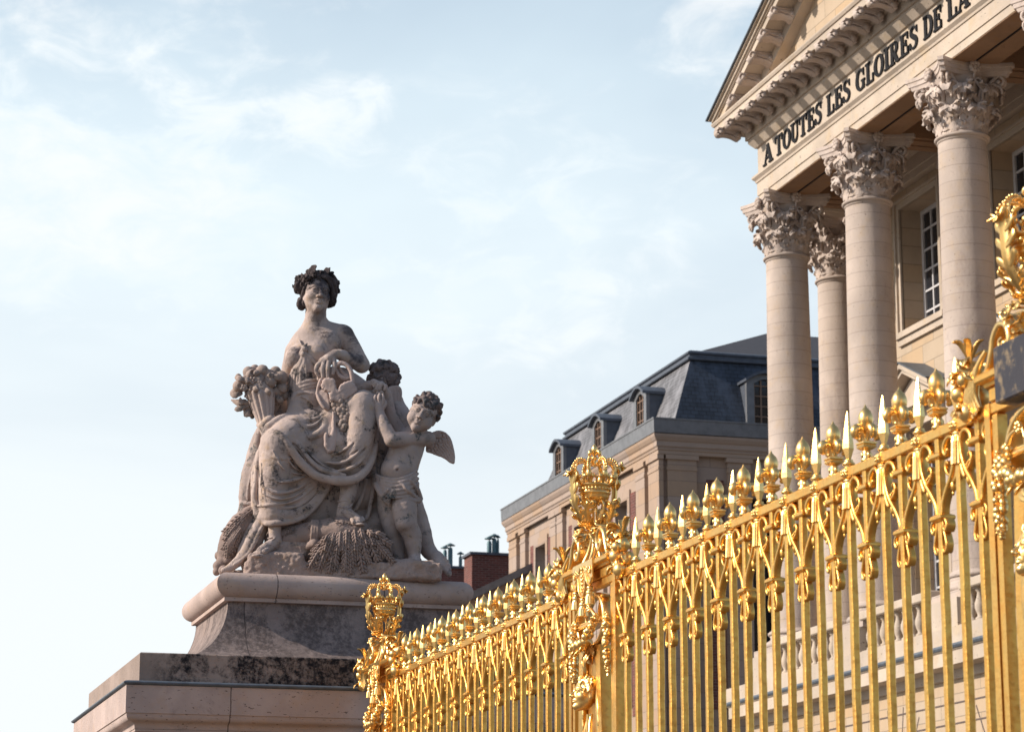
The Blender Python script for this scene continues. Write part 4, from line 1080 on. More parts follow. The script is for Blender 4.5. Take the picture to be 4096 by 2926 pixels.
# slab with recess
m = MB()
m.loft([[(-a, -b, z), (a, -b, z), (a, b, z), (-a, b, z)] for a, b, z in ((.05, .43, 4.0), (.055, .44, 4.015), (.075, .46, 4.022), (.08, .47, 4.03), (.08, .47, 4.05), (.07, .46, 4.062))])
m.bbox((-.035, -.42, 3.937), (.035, .42, 3.999), .005)
m.bbox((-.026, -.50, ZR0), (.026, .50, ZR1-.001), .005)
pp('slab', m, GOLD_BAR)
# lambrequin: cloth plate with three tongues, low relief and tassels
m = MB(); hw = .205; X0_ = -.088
def tongue_z(y):
    u = abs(y)/hw
    if u < .36: return 3.835+.055*(u/.36)**2*1.0
    if u < .44: return 3.96
    return 3.895+.04*abs((u-.72)/.28)**2
ny = 60; ys = [-hw+2*hw*i/ny for i in range(ny+1)]
front = []
for i, yv in enumerate(ys):
    zb = tongue_z(yv); ring_ = [(-.07, 4.066), (-.083, 4.066), (X0_, 4.06), (X0_, 4.03)]+[(X0_-.004*math.sin(k*.9)*0, 4.03+(zb-4.03)*k/8) for k in range(1, 9)]
    bk = [(X0_+.008, zb+.002), (X0_+.008, 4.05)]
    front.append([(x, yv, z) for x, z in ring_+bk])
m.loft(front, smooth=False)
pp('lambrequin', m)
m = MB()
bd = [(yv, tongue_z(yv)+.008) for yv in ys]
m.tube([(X0_-.003, a, b) for a, b in bd], .006, 6)
for s in (1, -1):
    m.tube([(X0_-.002, s*y_, z_) for y_, z_ in ((.03, 4.035), (.07, 4.0), (.12, 3.995), (.16, 4.02), (.175, 3.99), (.155, 3.975), (.14, 3.99))], .007, 6, sub=4)
    m.tube([(X0_-.002, s*y_, z_) for y_, z_ in ((.06, 4.02), (.10, 3.975), (.13, 3.955), (.15, 3.94))], .005, 6, sub=4)
    for k in range(5): m.sphere((X0_-.001, s*(.07+.022*k), 4.015-.01*abs(k-2)), .009, 7, 5)
for k in range(7): m.sphere((X0_-.002, 0, 4.02-.024*k), .012-.0008*k, 8, 6, (1, 1, 1.4))
for k in range(4):
    for s in (1, -1): m.sphere((X0_-.001, s*(.014+.004*(k % 2)), 3.985-.03*k), .008, 7, 5)
pp(('relief',), m)
for yy, zt in ((.145, 3.893), (0, 3.835), (-.145, 3.893)):
    m = MB(); c = (X0_+.004, yy, zt); n = 24
    m.lathe([(.006, .004), (.02, -.004), (.022, -.016), (.014, -.024), (.02, -.028), (.026, -.036), (.027, -.05), (.022, -.056), (.028, -.060), (.028, -.066)], 16, c)
    m.loft([[(c[0]+(r+.002*(j % 2))*math.cos(2*PI*j/n), c[1]+(r+.002*(j % 2))*math.sin(2*PI*j/n), c[2]+z) for j in range(n)] for r, z in ((.026, -.064), (.029, -.085), (.032, -.115))])
    pp('tassel', m)
# oval loop with crossbar
m = MB()
loop = []
for i in range(33):
    a = 2*PI*i/32; zz = 3.69+.165*math.sin(a) ; yy = .27*math.copysign(abs(math.cos(a))**.8, math.cos(a)); loop.append((yy, zz))
strap(m, loop, .03, .045, 1)
for s in (1, -1):
    c2 = [(s*.12, 3.66), (s*.14, 3.75), (s*.20, 3.83), (s*.25, 3.82)]
    strap(m, c2, .014, .03, 4)
m.loft([[(-a, -b, z), (a, -b, z), (a, b, z), (-a, b, z)] for a, b, z in ((.05, .25, 3.655), (.062, .27, 3.662), (.062, .27, 3.672), (.055, .26, 3.68), (.055, .26, 3.688))])
pp('oval_loop', m)
# festoon and side drops
m = MB()
def beads(path, r0, n, seed):
    q = random.Random(seed); P, _ = spline([Vector(a) for a in path], [0]*len(path), 10)
    for i in range(n):
        p = P[int(i/(n-1)*(len(P)-1))]; b = math.sin(PI*(i+.5)/n)
        rr_ = r0*(.55+.6*b)
        for k in range(3):
            a = q.uniform(0, 2*PI); m.sphere(p+Vector((math.cos(a)*rr_*.5-.01, math.sin(a)*rr_*.5, q.uniform(-.4, .4)*rr_)), rr_*q.uniform(.55, .85), 8, 6)
        if i % 3 == 0:
            a = q.uniform(0, 2*PI); d = Vector((-.6, math.cos(a), math.sin(a))).normalized()
            m.leaf([p, p+d*rr_, p+d*rr_*1.7, p+d*rr_*2.0-Vector((0, 0, .01))], d.cross(Vector((0, 0, 1))), rr_*.6, 3, .2, .004, 8)
beads([(-.06, .21, 3.70), (-.085, .19, 3.62), (-.10, .10, 3.55), (-.10, 0, 3.525), (-.10, -.10, 3.55), (-.085, -.19, 3.62), (-.06, -.21, 3.70)], .034, 24, 1)
for s in (1, -1):
    m.tube([(-.06, s*.21, 3.66), (-.07, s*.20, 3.70), (-.075, s*.15, 3.74), (-.07, s*.10, 3.755)], [.012, .012, .011, .009], 8, sub=4)
    for k in range(6): m.sphere((-.075, s*.09+.018*math.cos(k), 3.76+.018*math.sin(k)), .011, 7, 5)
pp('festoon', m)
for s in (1, -1):
    m = MB(); beads([(-.03, s*.35, 3.70), (-.035, s*.352, 3.58), (-.03, s*.35, 3.42), (-.03, s*.35, 3.34)], .026, 22, 4+s); pp('fruit_drop', m)
# posts, herm shaft
for yy in (-.40, .40):
    m = MB(); m.bbox((-.024, yy-.024, 0), (.024, yy+.024, ZR0-.001), .006); pp('post', m, GOLD_BAR)
for s in (1, -1):
    m = MB(); m.loft([[(-.045, s*y0, z), (.06, s*y0, z), (.06, s*y1, z), (-.045, s*y1, z)] for y0, y1, z in ((.16, .24, .45), (.16, .24, 3.0), (.13, .22, 3.4), (.10, .21, 3.52))]); pp('pilaster_strip', m, GOLD_BAR)
m = MB(); m.loft([[(-.012, -w, z), (.05, -w, z), (.05, w, z), (-.012, w, z)] for w, z in ((.15, .45), (.15, 3.0), (.12, 3.3), (.08, 3.55))]); pp('back_plate', m, GOLD_BAR)
m = MB(); m.box((-.30, -.55, 0), (.30, .55, .42)); pp('stone_base', m, M_PALACE)
m = MB()                                                          # palm sprays and staff under the mask
for s in (1, -1):
    for k in range(5):
        a = s*(.25+.22*k)
        m.leaf([(-.02, 0, 3.42-.0*k), (-.05, math.sin(a)*.10, 3.42+math.cos(a)*.09), (-.055, math.sin(a)*.16, 3.42+math.cos(a)*.14)], (0, math.cos(a), -math.sin(a)), .018, 2, .15, .005, 9)
    m.tube([(-.04, s*.02, 3.10), (-.06, s*.05, 2.98), (-.05, s*.09, 2.86), (-.04, s*.11, 2.75)], [.012, .014, .014, .008], 8, sub=4)
    m.leaf([(-.03, s*.11, 3.30), (-.05, s*.15, 3.15), (-.05, s*.16, 3.0), (-.04, s*.14, 2.88)], (0, 1, 0), .026, 6, .2, .006, 24)
m.tube([(-.05, 0, 3.10), (-.055, .02, 2.95), (-.05, .05, 2.78)], [.016, .014, .010], 8); m.sphere((-.05, .055, 2.76), .022, 10, 8)
pp('palm_spray', m)
m = MB()                                                          # three feathers on the mask's headdress
for k in range(-2, 3):
    a = k*.33
    m.leaf([(-.06, math.sin(a)*.03, 3.36), (-.075, math.sin(a)*.06, 3.36+.08*math.cos(a)), (-.06, math.sin(a)*.11, 3.36+.14*math.cos(a))], (.3, math.cos(a), -math.sin(a)), .017, 1, .15, .006, 12)
FEATHER = m
# ================================================================== carving toolkit: blended volumes meshed with surface nets
class Clay:
    def __init__(s, h, conv=None): s.h = h; s.ops = []; s.km = 1.; s.conv = conv or (lambda p: np.array(p, float))
    def _push(s, f, lo, hi, k, sub): s.ops.append((f, np.array(lo, float), np.array(hi, float), k*s.km, sub))
    def raw(s, pts, r, k=12, sub=False, seg=4, flat=None):
        pts = [np.array(p, float) for p in pts]
        if not hasattr(r, '__len__'): r = [r]*len(pts)
        if len(pts) > 2 and seg > 1:
            q, r = spline([Vector(p) for p in pts], list(r), seg); pts = [np.array(p) for p in q]
        R = max(r)
        lo = np.min(pts, 0)-R; hi = np.max(pts, 0)+R
        if len(pts) == 1: pts = pts*2; r = list(r)*2
        def f(X, Y, Z):
            out = None
            for i in range(len(pts)-1):
                a, b = pts[i], pts[i+1]; ab = b-a; L2 = max(ab @ ab, 1e-9)
                dx, dy, dz = X-a[0], Y-a[1], Z-a[2]
                t = np.clip((dx*ab[0]+dy*ab[1]+dz*ab[2])/L2, 0, 1)
                dx = dx-t*ab[0]; dy = dy-t*ab[1]; dz = dz-t*ab[2]
                if flat is not None:
                    n, q = flat; g = (dx*n[0]+dy*n[1]+dz*n[2])*(q-1); dx = dx+g*n[0]; dy = dy+g*n[1]; dz = dz+g*n[2]
                d = np.sqrt(dx*dx+dy*dy+dz*dz)-(r[i]+(r[i+1]-r[i])*t)
                if flat is not None: d = d/ (1+(flat[1]-1)*.5)
                out = d if out is None else np.minimum(out, d)
            return out
        s._push(f, lo, hi, k, sub)
    def T(s, pts, r, k=12, sub=False, seg=4, flat=None): s.raw([s.conv(p) for p in pts], r, k, sub, seg, flat)
    def fold(s, pts, r, k=10):
        """a ridge of cloth tapering at both ends with a sharp crease along its lower side"""
        n = len(pts); rr_ = [r*(.45 if i in (0, n-1) else 1) for i in range(n)]
        s.T(pts, rr_, k)
        g = [(x, y+r*1.45, w+r*.35) for x, y, w in pts]
        s.T(g, [r*(.12 if i in (0, n-1) else .55) for i in range(n)], k*.5, True)
    def B(s, x, y, w, r, k=12, sub=False): s.raw([s.conv((x, y, w))], r, k, sub)
    def ell(s, c, rad_, k=12, sub=False, R=None):
        c = np.array(c, float); ra = np.array(rad_, float); M = np.array(R).T if R is not None else np.eye(3)
        m = ra.max() if R is not None else ra
        def f(X, Y, Z):
            d = [X-c[0], Y-c[1], Z-c[2]]; q = [M[i][0]*d[0]+M[i][1]*d[1]+M[i][2]*d[2] for i in range(3)]
            k0 = np.sqrt(sum((q[i]/ra[i])**2 for i in range(3))); k1 = np.sqrt(sum((q[i]/ra[i]**2)**2 for i in range(3)))
            return k0*(k0-1)/np.maximum(k1, 1e-6)
        s._push(f, c-m, c+m, k, sub)
    def E(s, x, y, w, rad_, k=12, sub=False, R=None): s.ell(s.conv((x, y, w)), (rad_[0], rad_[2], rad_[1]), k, sub, R)
    def plate(s, pts, thick, k=8, smooth=True):
        """polygon in the picture plane (x,y,w): closed outline with depth interpolated linearly, rounded slab"""
        if smooth:
            q = [Vector(p) for p in pts]; q, _ = spline(q+[q[0]], [0]*(len(q)+1), 4); pts = [tuple(v) for v in q[:-1]]
        P = [s.conv(p) for p in pts]; A = np.array(P)
        G = np.c_[A[:, 0], A[:, 2], np.ones(len(A))]; co, *_ = np.linalg.lstsq(G, A[:, 1], rcond=None)
        lo = A.min(0)-thick; hi = A.max(0)+thick; n = len(P)
        def f(X, Y, Z):
            d = np.full(np.broadcast(X, Y, Z).shape, 1e9); sg = np.ones(d.shape)
            X_, Z_ = np.broadcast_arrays(X+0*Y+0*Z, Z+0*X+0*Y)
            for i in range(n):
                a, b = A[i], A[(i+1) % n]; ex, ez = b[0]-a[0], b[2]-a[2]; wx, wz = X_-a[0], Z_-a[2]
                t = np.clip((wx*ex+wz*ez)/max(ex*ex+ez*ez, 1e-9), 0, 1); bx, bz = wx-ex*t, wz-ez*t
                d = np.minimum(d, bx*bx+bz*bz)
                c1 = Z_ >= a[2]; c2 = Z_ < b[2]; c3 = ex*wz > ez*wx
                sg = np.where((c1 & c2 & c3) | (~c1 & ~c2 & ~c3), -sg, sg)
            d2 = sg*np.sqrt(d)
            dy = np.abs(Y-(co[0]*X+co[1]*Z+co[2]))-thick*.5
            r = thick*.4
            a_, b_ = d2+r, dy+r
            return np.minimum(np.maximum(a_, b_), 0)+np.sqrt(np.maximum(a_, 0)**2+np.maximum(b_, 0)**2)-r
        s._push(f, lo, hi, k, False)
    def bake(s):
        h = s.h
        lo = np.min([o[1] for o in s.ops if not o[4]], 0)-4*h; hi = np.max([o[2] for o in s.ops if not o[4]], 0)+4*h
        n = np.ceil((hi-lo)/h).astype(int)+1
        D = np.full(n, 1e3, np.float32)
        ax = [lo[i]+h*np.arange(n[i]) for i in range(3)]
        for f, a, b, k, sub in s.ops:
            m = k+2*h
            i0 = np.clip(np.floor((a-m-lo)/h).astype(int), 0, n-1); i1 = np.clip(np.ceil((b+m-lo)/h).astype(int)+1, 1, n)
            if np.any(i1 <= i0): continue
            sl = tuple(slice(i0[i], i1[i]) for i in range(3))
            X = ax[0][sl[0]][:, None, None]; Y = ax[1][sl[1]][None, :, None]; Z = ax[2][sl[2]][None, None, :]
            d = f(X, Y, Z); o = D[sl]
            if sub: d = -d; g = np.maximum(k-np.abs(o-d), 0)/k; D[sl] = np.maximum(o, d)+g*g*k*.25
            else: g = np.maximum(k-np.abs(o-d), 0)/k; D[sl] = np.minimum(o, d)-g*g*k*.25
        return nets(D, lo, h)
def nets(D, lo, h):
    I = D < 0; n = np.array(D.shape)
    c = np.zeros(n-1, np.int8)
    for dx in (0, 1):
        for dy in (0, 1):
            for dz in (0, 1): c += I[dx:n[0]-1+dx, dy:n[1]-1+dy, dz:n[2]-1+dz]
    act = np.argwhere((c > 0) & (c < 8)); idx = np.full(n-1, -1, np.int64); idx[tuple(act.T)] = np.arange(len(act))
    pos = np.zeros((len(act), 3)); cnt = np.zeros(len(act))
    cor = [(a, b, e) for a in (0, 1) for b in (0, 1) for e in (0, 1)]
    for p in cor:
        for axis in range(3):
            if p[axis]: continue
            q = list(p); q[axis] = 1
            d0 = D[tuple((act+p).T)]; d1 = D[tuple((act+q).T)]; mk = (d0 < 0) != (d1 < 0)
            t = np.where(mk, d0/np.where(mk, d0-d1, 1), 0); v = np.repeat(np.array(p, float)[None], len(act), 0); v[:, axis] += t
            pos += v*mk[:, None]; cnt += mk
    V = (act+pos/cnt[:, None])*h+lo
    F = []
    for axis in range(3):
        o = [a for a in range(3) if a != axis]
        sl0 = [slice(1, n[i]-1) for i in range(3)]; sl0[axis] = slice(0, n[axis]-1); sl1 = list(sl0); sl1[axis] = slice(1, n[axis])
        a, b = I[tuple(sl0)], I[tuple(sl1)]
        e = np.argwhere(a != b); st = a[tuple(e.T)]
        off = np.ones(3, int); off[axis] = 0; e = e+off
        qs = []
        for du, dv in ((0, 0), (1, 0), (1, 1), (0, 1)):
            q = e.copy(); q[:, o[0]] -= du; q[:, o[1]] -= dv; qs.append(idx[tuple(q.T)])
        q = np.stack(qs, 1); flip = st if axis != 1 else ~st
        q[~flip] = q[~flip][:, ::-1]; F.append(q)
    return V, np.concatenate(F)
def clay_mesh(name, V, F, mat, smooth=1, shift=(0, 0, 0), scale=1., flipy=False, rough=0):
    V = V.copy()
    for _ in range(smooth):                                       # light relaxation
        acc = np.zeros_like(V); cn = np.zeros(len(V))
        for i in range(4):
            a, b = F[:, i], F[:, (i+1) % 4]
            np.add.at(acc, a, V[b]); np.add.at(cn, a, 1); np.add.at(acc, b, V[a]); np.add.at(cn, b, 1)
        V = V*.5+acc/np.maximum(cn, 1)[:, None]*.5
    if rough:
        from mathutils import noise as nz
        nr = np.zeros_like(V); a = V[F[:, 2]]-V[F[:, 0]]; b = V[F[:, 3]]-V[F[:, 1]]; fn = np.cross(a, b)
        for i in range(4): np.add.at(nr, F[:, i], fn)
        nr /= np.maximum(np.linalg.norm(nr, axis=1), 1e-9)[:, None]
        d = np.array([nz.noise((v[0]*.011, v[1]*.011, v[2]*.011))+.6*nz.noise((v[0]*.035, v[1]*.035, v[2]*.035)) for v in V])
        V = V+nr*(d*rough)[:, None]
    V = V*scale
    if flipy: V[:, 1] *= -1; F = F[:, ::-1]
    V = V+np.array(shift)
    me = bpy.data.meshes.new(name)
    me.vertices.add(len(V)); me.vertices.foreach_set('co', V.astype(np.float32).ravel())
    me.loops.add(len(F)*4); me.loops.foreach_set('vertex_index', F.astype(np.int32).ravel())
    me.polygons.add(len(F)); me.polygons.foreach_set('loop_start', np.arange(0, len(F)*4, 4, dtype=np.int32))
    me.polygons.foreach_set('loop_total', np.full(len(F), 4, np.int32)) if False else None
    me.polygons.foreach_set('use_smooth', np.ones(len(F), bool))
    me.materials.append(mat); me.update(calc_edges=True); me.validate()
    return me
def rot3(yaw, pitch, roll):
    """columns: right, front, up of a head; yaw turns the face to the viewer's right, pitch lifts it, roll tilts clockwise"""
    M = Matrix.Rotation(rad(roll), 3, 'Y') @ Matrix.Rotation(rad(-yaw), 3, 'Z') @ Matrix.Rotation(rad(pitch), 3, 'X')
    return M
def carve_head(C, c, sc, R, child=False, k=1.0):
    """face and skull in local units (right, front, up)"""
    c = np.array(c, float); Rm = np.array(R)
    P = lambda x, y, z: c+Rm @ np.array((x, y, z), float)*sc
    def el(p, r, kk=14, sub=False): C.ell(P(*p), [v*sc for v in r], kk*sc*k, sub, Rm)
    def tb(pts, r, kk=8, sub=False): C.raw([P(*p) for p in pts], [v*sc for v in r] if hasattr(r, '__len__') else r*sc, kk*sc*k, sub, 3)
    el((0, -12, 34), (86, 104, 86)); el((0, 24, -22), (70, 76, 90))
    for s in (-1, 1):
        tb([(s*50, 8, -48), (s*4, 62, -97)], [28, 22], 24); el((s*46, 56, -26), (26, 26, 24), 22)
        if child: el((s*42, 58, -52), (36, 34, 34), 20)
        el((s*80, -8, -12), (10, 22, 30), 6)
    el((0, 80, -96), (22, 20, 20), 16)
    tb([(-62, 66, 20), (-36, 88, 29), (-8, 94, 20), (8, 94, 20), (36, 88, 29), (62, 66, 20)], [6, 9, 9, 9, 9, 6], 14)
    for s in (-1, 1):
        el((s*34, 108, 4), (24, 22, 15), 9, True)
        el((s*33, 83, 4), (17, 14, 13), 3); el((s*33, 97.5, 4), (5, 5, 5), 2, True)
        tb([(s*53, 78, 4), (s*42, 95, 13), (s*28, 99, 13), (s*15, 92, 4)], [3, 4.5, 4.5, 3], 3)
        tb([(s*51, 80, 1), (s*36, 93, -7), (s*18, 92, 0)], 3, 3)
    nl = 116 if child else 122
    tb([(0, 94, 18), (0, 104, -4), (0, nl, -27)], [8, 9, 12 if child else 11.5], 9)
    for s in (-1, 1): el((s*13, nl-15, -32), (10, 13, 9), 7); el((s*8, nl-9, -41), (4, 6, 5), 3, True)
    tb([(-25, 84, -60), (-9, 99, -53), (0, 97, -56), (9, 99, -53), (25, 84, -60)], [4, 7, 6, 7, 4], 6)
    tb([(-19, 87, -67), (0, 97, -70), (19, 87, -67)], [5, 8.5, 5], 6)
    tb([(-27, 91, -61), (-9, 106, -61.5), (9, 106, -61.5), (27, 91, -61)], 2.6, 3, True)
    el((0, 100, -80), (16, 8, 5), 8, True)
    return P
# the mask on the piers is carved with the same toolkit, then the three piers are placed
C = Clay(.0042)
R = rot3(0, 8, 0); sc = .00092
Rz = Matrix.Rotation(PI/2, 3, 'Z')                                # face looks along -X
mc_ = (-.055, 0, 3.225); RM = Rz @ R
PF = carve_head(C, mc_, sc, RM, False)
for i in range(46):
    a = random.uniform(-1.9, 1.9); b = random.uniform(.0, 1.25)
    q0 = (92*math.sin(a)*math.cos(b)*.95, 10+70*math.cos(a)*math.cos(b)*.9, 34+88*math.sin(b))
    q1 = (q0[0]*1.2+random.uniform(-18, 18), q0[1]+random.uniform(-10, 14), q0[2]+random.uniform(-40, 22)); q2 = (q1[0]+random.uniform(-14, 14), q1[1]+8, q1[2]-random.uniform(8, 34))
    if q0[1] > 60 and q0[2] < 80: continue
    C.raw([PF(*q0), PF(*q1), PF(*q2)], [.010, .010, .005], .003, False, 3)
V, Fq = C.bake(); PIER.append(('mask', clay_mesh('mask', V, Fq, GOLD, 1))); PIER.append((('feathers',), FEATHER.mesh('feathers', GOLD)))
YPIER = ((15.48, 'middle gilded pier topped by a royal crown, with fruit bunches and a face mask', GOLD),
         (21.40, 'far gilded crown pier standing against the stone pedestal', GOLD),
         (9.40, 'near blurred gilded crown pier with a dark grey plate at the right edge', GOLD_DARK))
for yy, lab, pl in YPIER: build_pier(yy, lab, pl)
# ================================================================== CARVED STATUE GROUP
AZ = rad(11.9); NV = Vector((math.sin(AZ), math.cos(AZ), 0)); E1 = Vector((math.cos(AZ), -math.sin(AZ), 0))
SDIST = 24.05
def _hit(x, y, dist):
    d = ray(850+.46174*x, 1020+.46174*y); t = dist/d.dot(NV); return Vector((0, 0, EYE))+d*t
U = (_hit(1051, 1400, SDIST)-_hit(1050, 1400, SDIST)).dot(E1)      # metres per carving unit
SO = _hit(1050, 1400, SDIST); SO.z = PTOP
def S3(p):
    """picture point of the statue with depth w towards the viewer -> carving space (right, towards viewer, up)"""
    q = _hit(p[0], p[1], SDIST-p[2]*U)-SO
    return np.array((q.dot(E1), -q.dot(NV), q.z))/U
statue = empty('stone_statue_group', SO, 'weathered stone statue of a seated woman with cherubs, fruit horn and wheat on the pedestal', 'statue')
statue.rotation_euler = (0, 0, -AZ)
SB = (.445, .355, .322)
L3 = lambda x, y, w: tuple(float(v)*U for v in (S3((x, y, w))*np.array((1, -1, 1))))
M_BODY = m_stone('carved_stone_skin', SB, .8, (.055, .047, .055), 2.2, ochre=.45, thr=.515, bump=.45,
    spots=[(L3(1020, 260, 170), .21, 1), (L3(1000, 350, 190), .10, .9), (L3(960, 180, 120), .12, .85), (L3(930, 500, 90), .09, .55), (L3(1230, 900, 90), .12, .95), (L3(1200, 650, 40), .11, .8), (L3(1030, 860, 200), .07, .7), (L3(700, 900, 100), .09, .5)])
M_ROBE = m_stone('carved_stone_drapery', (.44, .35, .316), 1, (.04, .04, .042), 1.9, ochre=.5, thr=.525, bump=.4,
    spots=[(L3(1290, 1130, 100), .12, .85), (L3(950, 1420, 260), .07, .6), (L3(880, 1580, 260), .08, .5), (L3(1000, 1880, 280), .08, .5), (L3(700, 1560, 260), .07, .4)])
M_HAIR = m_stone('blackened_stone', (.085, .066, .066), .9, (.014, .012, .016), 2.2, ochre=.15, thr=.46, bump=.5)
M_CHERUB = m_stone('carved_stone_cherub', (.41, .328, .302), .95, (.045, .065, .07), 2.4, ochre=.35, thr=.53, bump=.4,
    spots=[(L3(1500, 1160, 0), .06, .6), (L3(1530, 1330, 0), .09, .7), (L3(1850, 1590, 230), .05, .35)])
M_CURL = m_stone('greyed_stone_hair', (.17, .13, .125), .85, (.022, .043, .05), 2.6, ochre=.2, thr=.5, bump=.5)
M_WHEAT = m_stone('carved_stone_wheat', (.29, .215, .19), .7, (.04, .065, .065), 2.4, ochre=.25, thr=.55)
M_FRUIT = m_stone('carved_stone_fruit', (.34, .265, .235), .85, (.04, .065, .065), 2.6, ochre=.35, thr=.52)
M_PALE = m_stone('pale_new_stone', (.47, .36, .325), .3, (.1, .12, .12), 2, ochre=.15, thr=.62)
M_ROCK = m_stone('carved_rock', (.35, .265, .235), .7, (.035, .05, .05), 1.8, ochre=.35, thr=.56, bump=.6)
def smesh(name, C, mat, parent=None, smooth=1, rough=3.2):
    V, Fq = C.bake()
    return link(name, clay_mesh(name, V, Fq, mat, smooth, scale=U, flipy=True, rough=rough), parent or statue)
def spart(name, mb, mat, parent=None): return mb.build(name, mat, parent or statue)
SM = Matrix.Scale(U, 4) @ Matrix.Diagonal((1, -1, 1, 1))          # mesh shapes given in carving space
def mbs():
    m = MB(); m.M = SM.copy(); return m
V3 = lambda p: Vector(S3(p))
# ------------------------------------------------------------------ the woman
C = Clay(5.0, S3)
hR = rot3(16, -2, 4); hc = S3((896, 338, 50))
HK = 1.45
PH = carve_head(C, hc, HK, hR)
C.T([(898, 440, 40), (893, 540, 5), (890, 640, -35)], [92, 92, 112], 30)
C.T([(885, 640, -40), (1000, 660, -45), (1110, 690, -40)], [85, 88, 88], 50); C.T([(880, 650, -40), (790, 730, -60), (735, 790, -80)], [85, 85, 78], 50)
C.E(895, 800, -35, (205, 190, 150), 60); C.E(1000, 770, 40, (110, 130, 80), 50)
C.E(905, 850, 92, (98, 95, 82), 34); C.E(712, 888, 58, (84, 100, 90), 34)
C.T([(870, 870, -30), (830, 1060, -25), (820, 1200, -20)], [172, 140, 165], 40)
C.T([(860, 640, 62), (960, 655, 60), (1060, 640, 30)], [14, 14, 12], 30)               # collar bones
C.T([(1135, 695, -30), (1225, 840, -25), (1290, 950, -5)], [92, 80, 70], 26)            # left arm
C.T([(1293, 952, 0), (1210, 915, 90), (1105, 862, 165)], [68, 66, 46], 16)
C.T([(1105, 862, 168), (1060, 862, 195), (1005, 895, 212)], [42, 44, 40], 14); C.T([(1060, 860, 195), (950, 920, 205)], [38, 34], 12)
for pts in (((945, 925, 212), (908, 955, 226), (900, 1005, 226), (922, 1046, 212)), ((972, 925, 222), (952, 985, 243), (957, 1055, 230)),
            ((1008, 925, 226), (996, 990, 247), (997, 1058, 236)), ((1052, 905, 220), (1058, 960, 236), (1040, 1025, 228))):
    C.T(pts, [22, 20, 17] if len(pts) == 3 else [22, 20, 19, 16], 5, seg=3)
C.T([(985, 930, 180), (935, 1010, 180), (922, 1075, 188)], [24, 22, 18], 6)
C.T([(705, 830, -110), (650, 1060, -165), (590, 1230, -130), (520, 1330, -40)], [78, 68, 55, 45], 20)   # right arm behind
C.T([(815, 1200, -20), (700, 1520, 140), (575, 1660, 240), (545, 1900, 220), (540, 2290, 200)], [130, 100, 90, 70, 58], 20, seg=1); C.T([(850, 1250, -10), (1060, 1420, 80), (1290, 1310, 185), (1240, 1650, 170), (1190, 1910, 130)], [120, 100, 86, 80, 84], 20, seg=1)
# feet with sandals
C.T([(540, 2280, 200), (538, 2400, 215), (548, 2490, 215)], [62, 54, 54], 20); C.T([(548, 2490, 215), (470, 2530, 290), (415, 2560, 340)], [54, 46, 36], 18); C.B(575, 2520, 190, 46, 18)
for i, (x, y, w, r) in enumerate(((452, 2566, 368, 25), (418, 2574, 362, 19), (392, 2578, 348, 18), (372, 2580, 330, 17), (358, 2582, 310, 15))): C.T([(x+24, y-12, w-34), (x, y, w)], [r, r*.9], 6)
C.T([(1190, 1900, 130), (1180, 2040, 160), (1150, 2160, 185)], [92, 76, 58], 20); C.T([(1150, 2160, 185), (1128, 2240, 190)], [58, 56], 20); C.T([(1140, 2215, 200), (1215, 2262, 270), (1265, 2300, 320)], [52, 44, 32], 18)
for x, y, w, r in ((1222, 2308, 352, 20), (1250, 2312, 350, 17), (1272, 2308, 342, 17), (1292, 2302, 330, 16), (1310, 2294, 314, 15)): C.T([(x-14, y-20, w-34), (x, y, w)], [r, r*.9], 6)
woman = smesh('woman_figure', C, M_BODY, None, 0, 2.2)
# sandal soles and laces
for sole, laces in ((([(590, 2560, 190), (480, 2590, 290), (380, 2604, 375)], [44, 48, 42]), (((478, 2452, 258), (535, 2440, 272), (600, 2440, 220)), ((470, 2500, 300), (540, 2450, 275), (595, 2400, 215)), ((440, 2535, 330), (500, 2505, 320), (560, 2540, 270)), ((500, 2410, 240), (560, 2470, 268), (600, 2510, 225)))),
                    (([(1120, 2300, 190), (1215, 2325, 290), (1285, 2332, 350)], [40, 42, 40]), (((1085, 2130, 225), (1150, 2125, 245), (1210, 2140, 220)), ((1090, 2175, 230), (1170, 2190, 262), (1215, 2150, 215)), ((1120, 2230, 245), (1200, 2235, 300), (1232, 2200, 240)), ((1160, 2285, 275), (1215, 2262, 318), (1262, 2262, 290))))):
    C = Clay(6, S3); C.T(*sole, 8, flat=((0, 0, 1), 3.2))
    for p in laces: C.T(p, 7, 4)
    smesh('sandal', C, M_BODY, woman)
# hair: waved locks swept back from a centre parting
C = Clay(6, S3)
def hp(x, y, z): return PH(x, y, z)
C.ell(hp(0, -30, 40), (90*HK, 96*HK, 83*HK), 10, False, np.array(hR))
rnd = random.Random(5)
for p, r in ((((930, 198, 150), (870, 205, 155), (815, 258, 130), (783, 340, 85), (772, 400, 50)), [10, 14, 17, 20, 18]), (((935, 190, 150), (990, 206, 145), (1030, 268, 110), (1045, 350, 70), (1040, 410, 40)), [10, 14, 17, 20, 18]),
             (((925, 180, 145), (850, 190, 150), (785, 245, 110), (755, 320, 55)), [16, 20, 22, 22]), (((940, 175, 140), (1010, 195, 135), (1055, 260, 85), (1068, 330, 40)), [16, 20, 22, 20]),
             (((910, 150, 100), (830, 165, 100), (765, 220, 60), (738, 300, 10)), [20, 22, 24, 22]), (((950, 150, 100), (1020, 165, 90), (1070, 230, 40), (1080, 310, 0)), [20, 22, 22, 18])):
    C.T(p, r, 5)
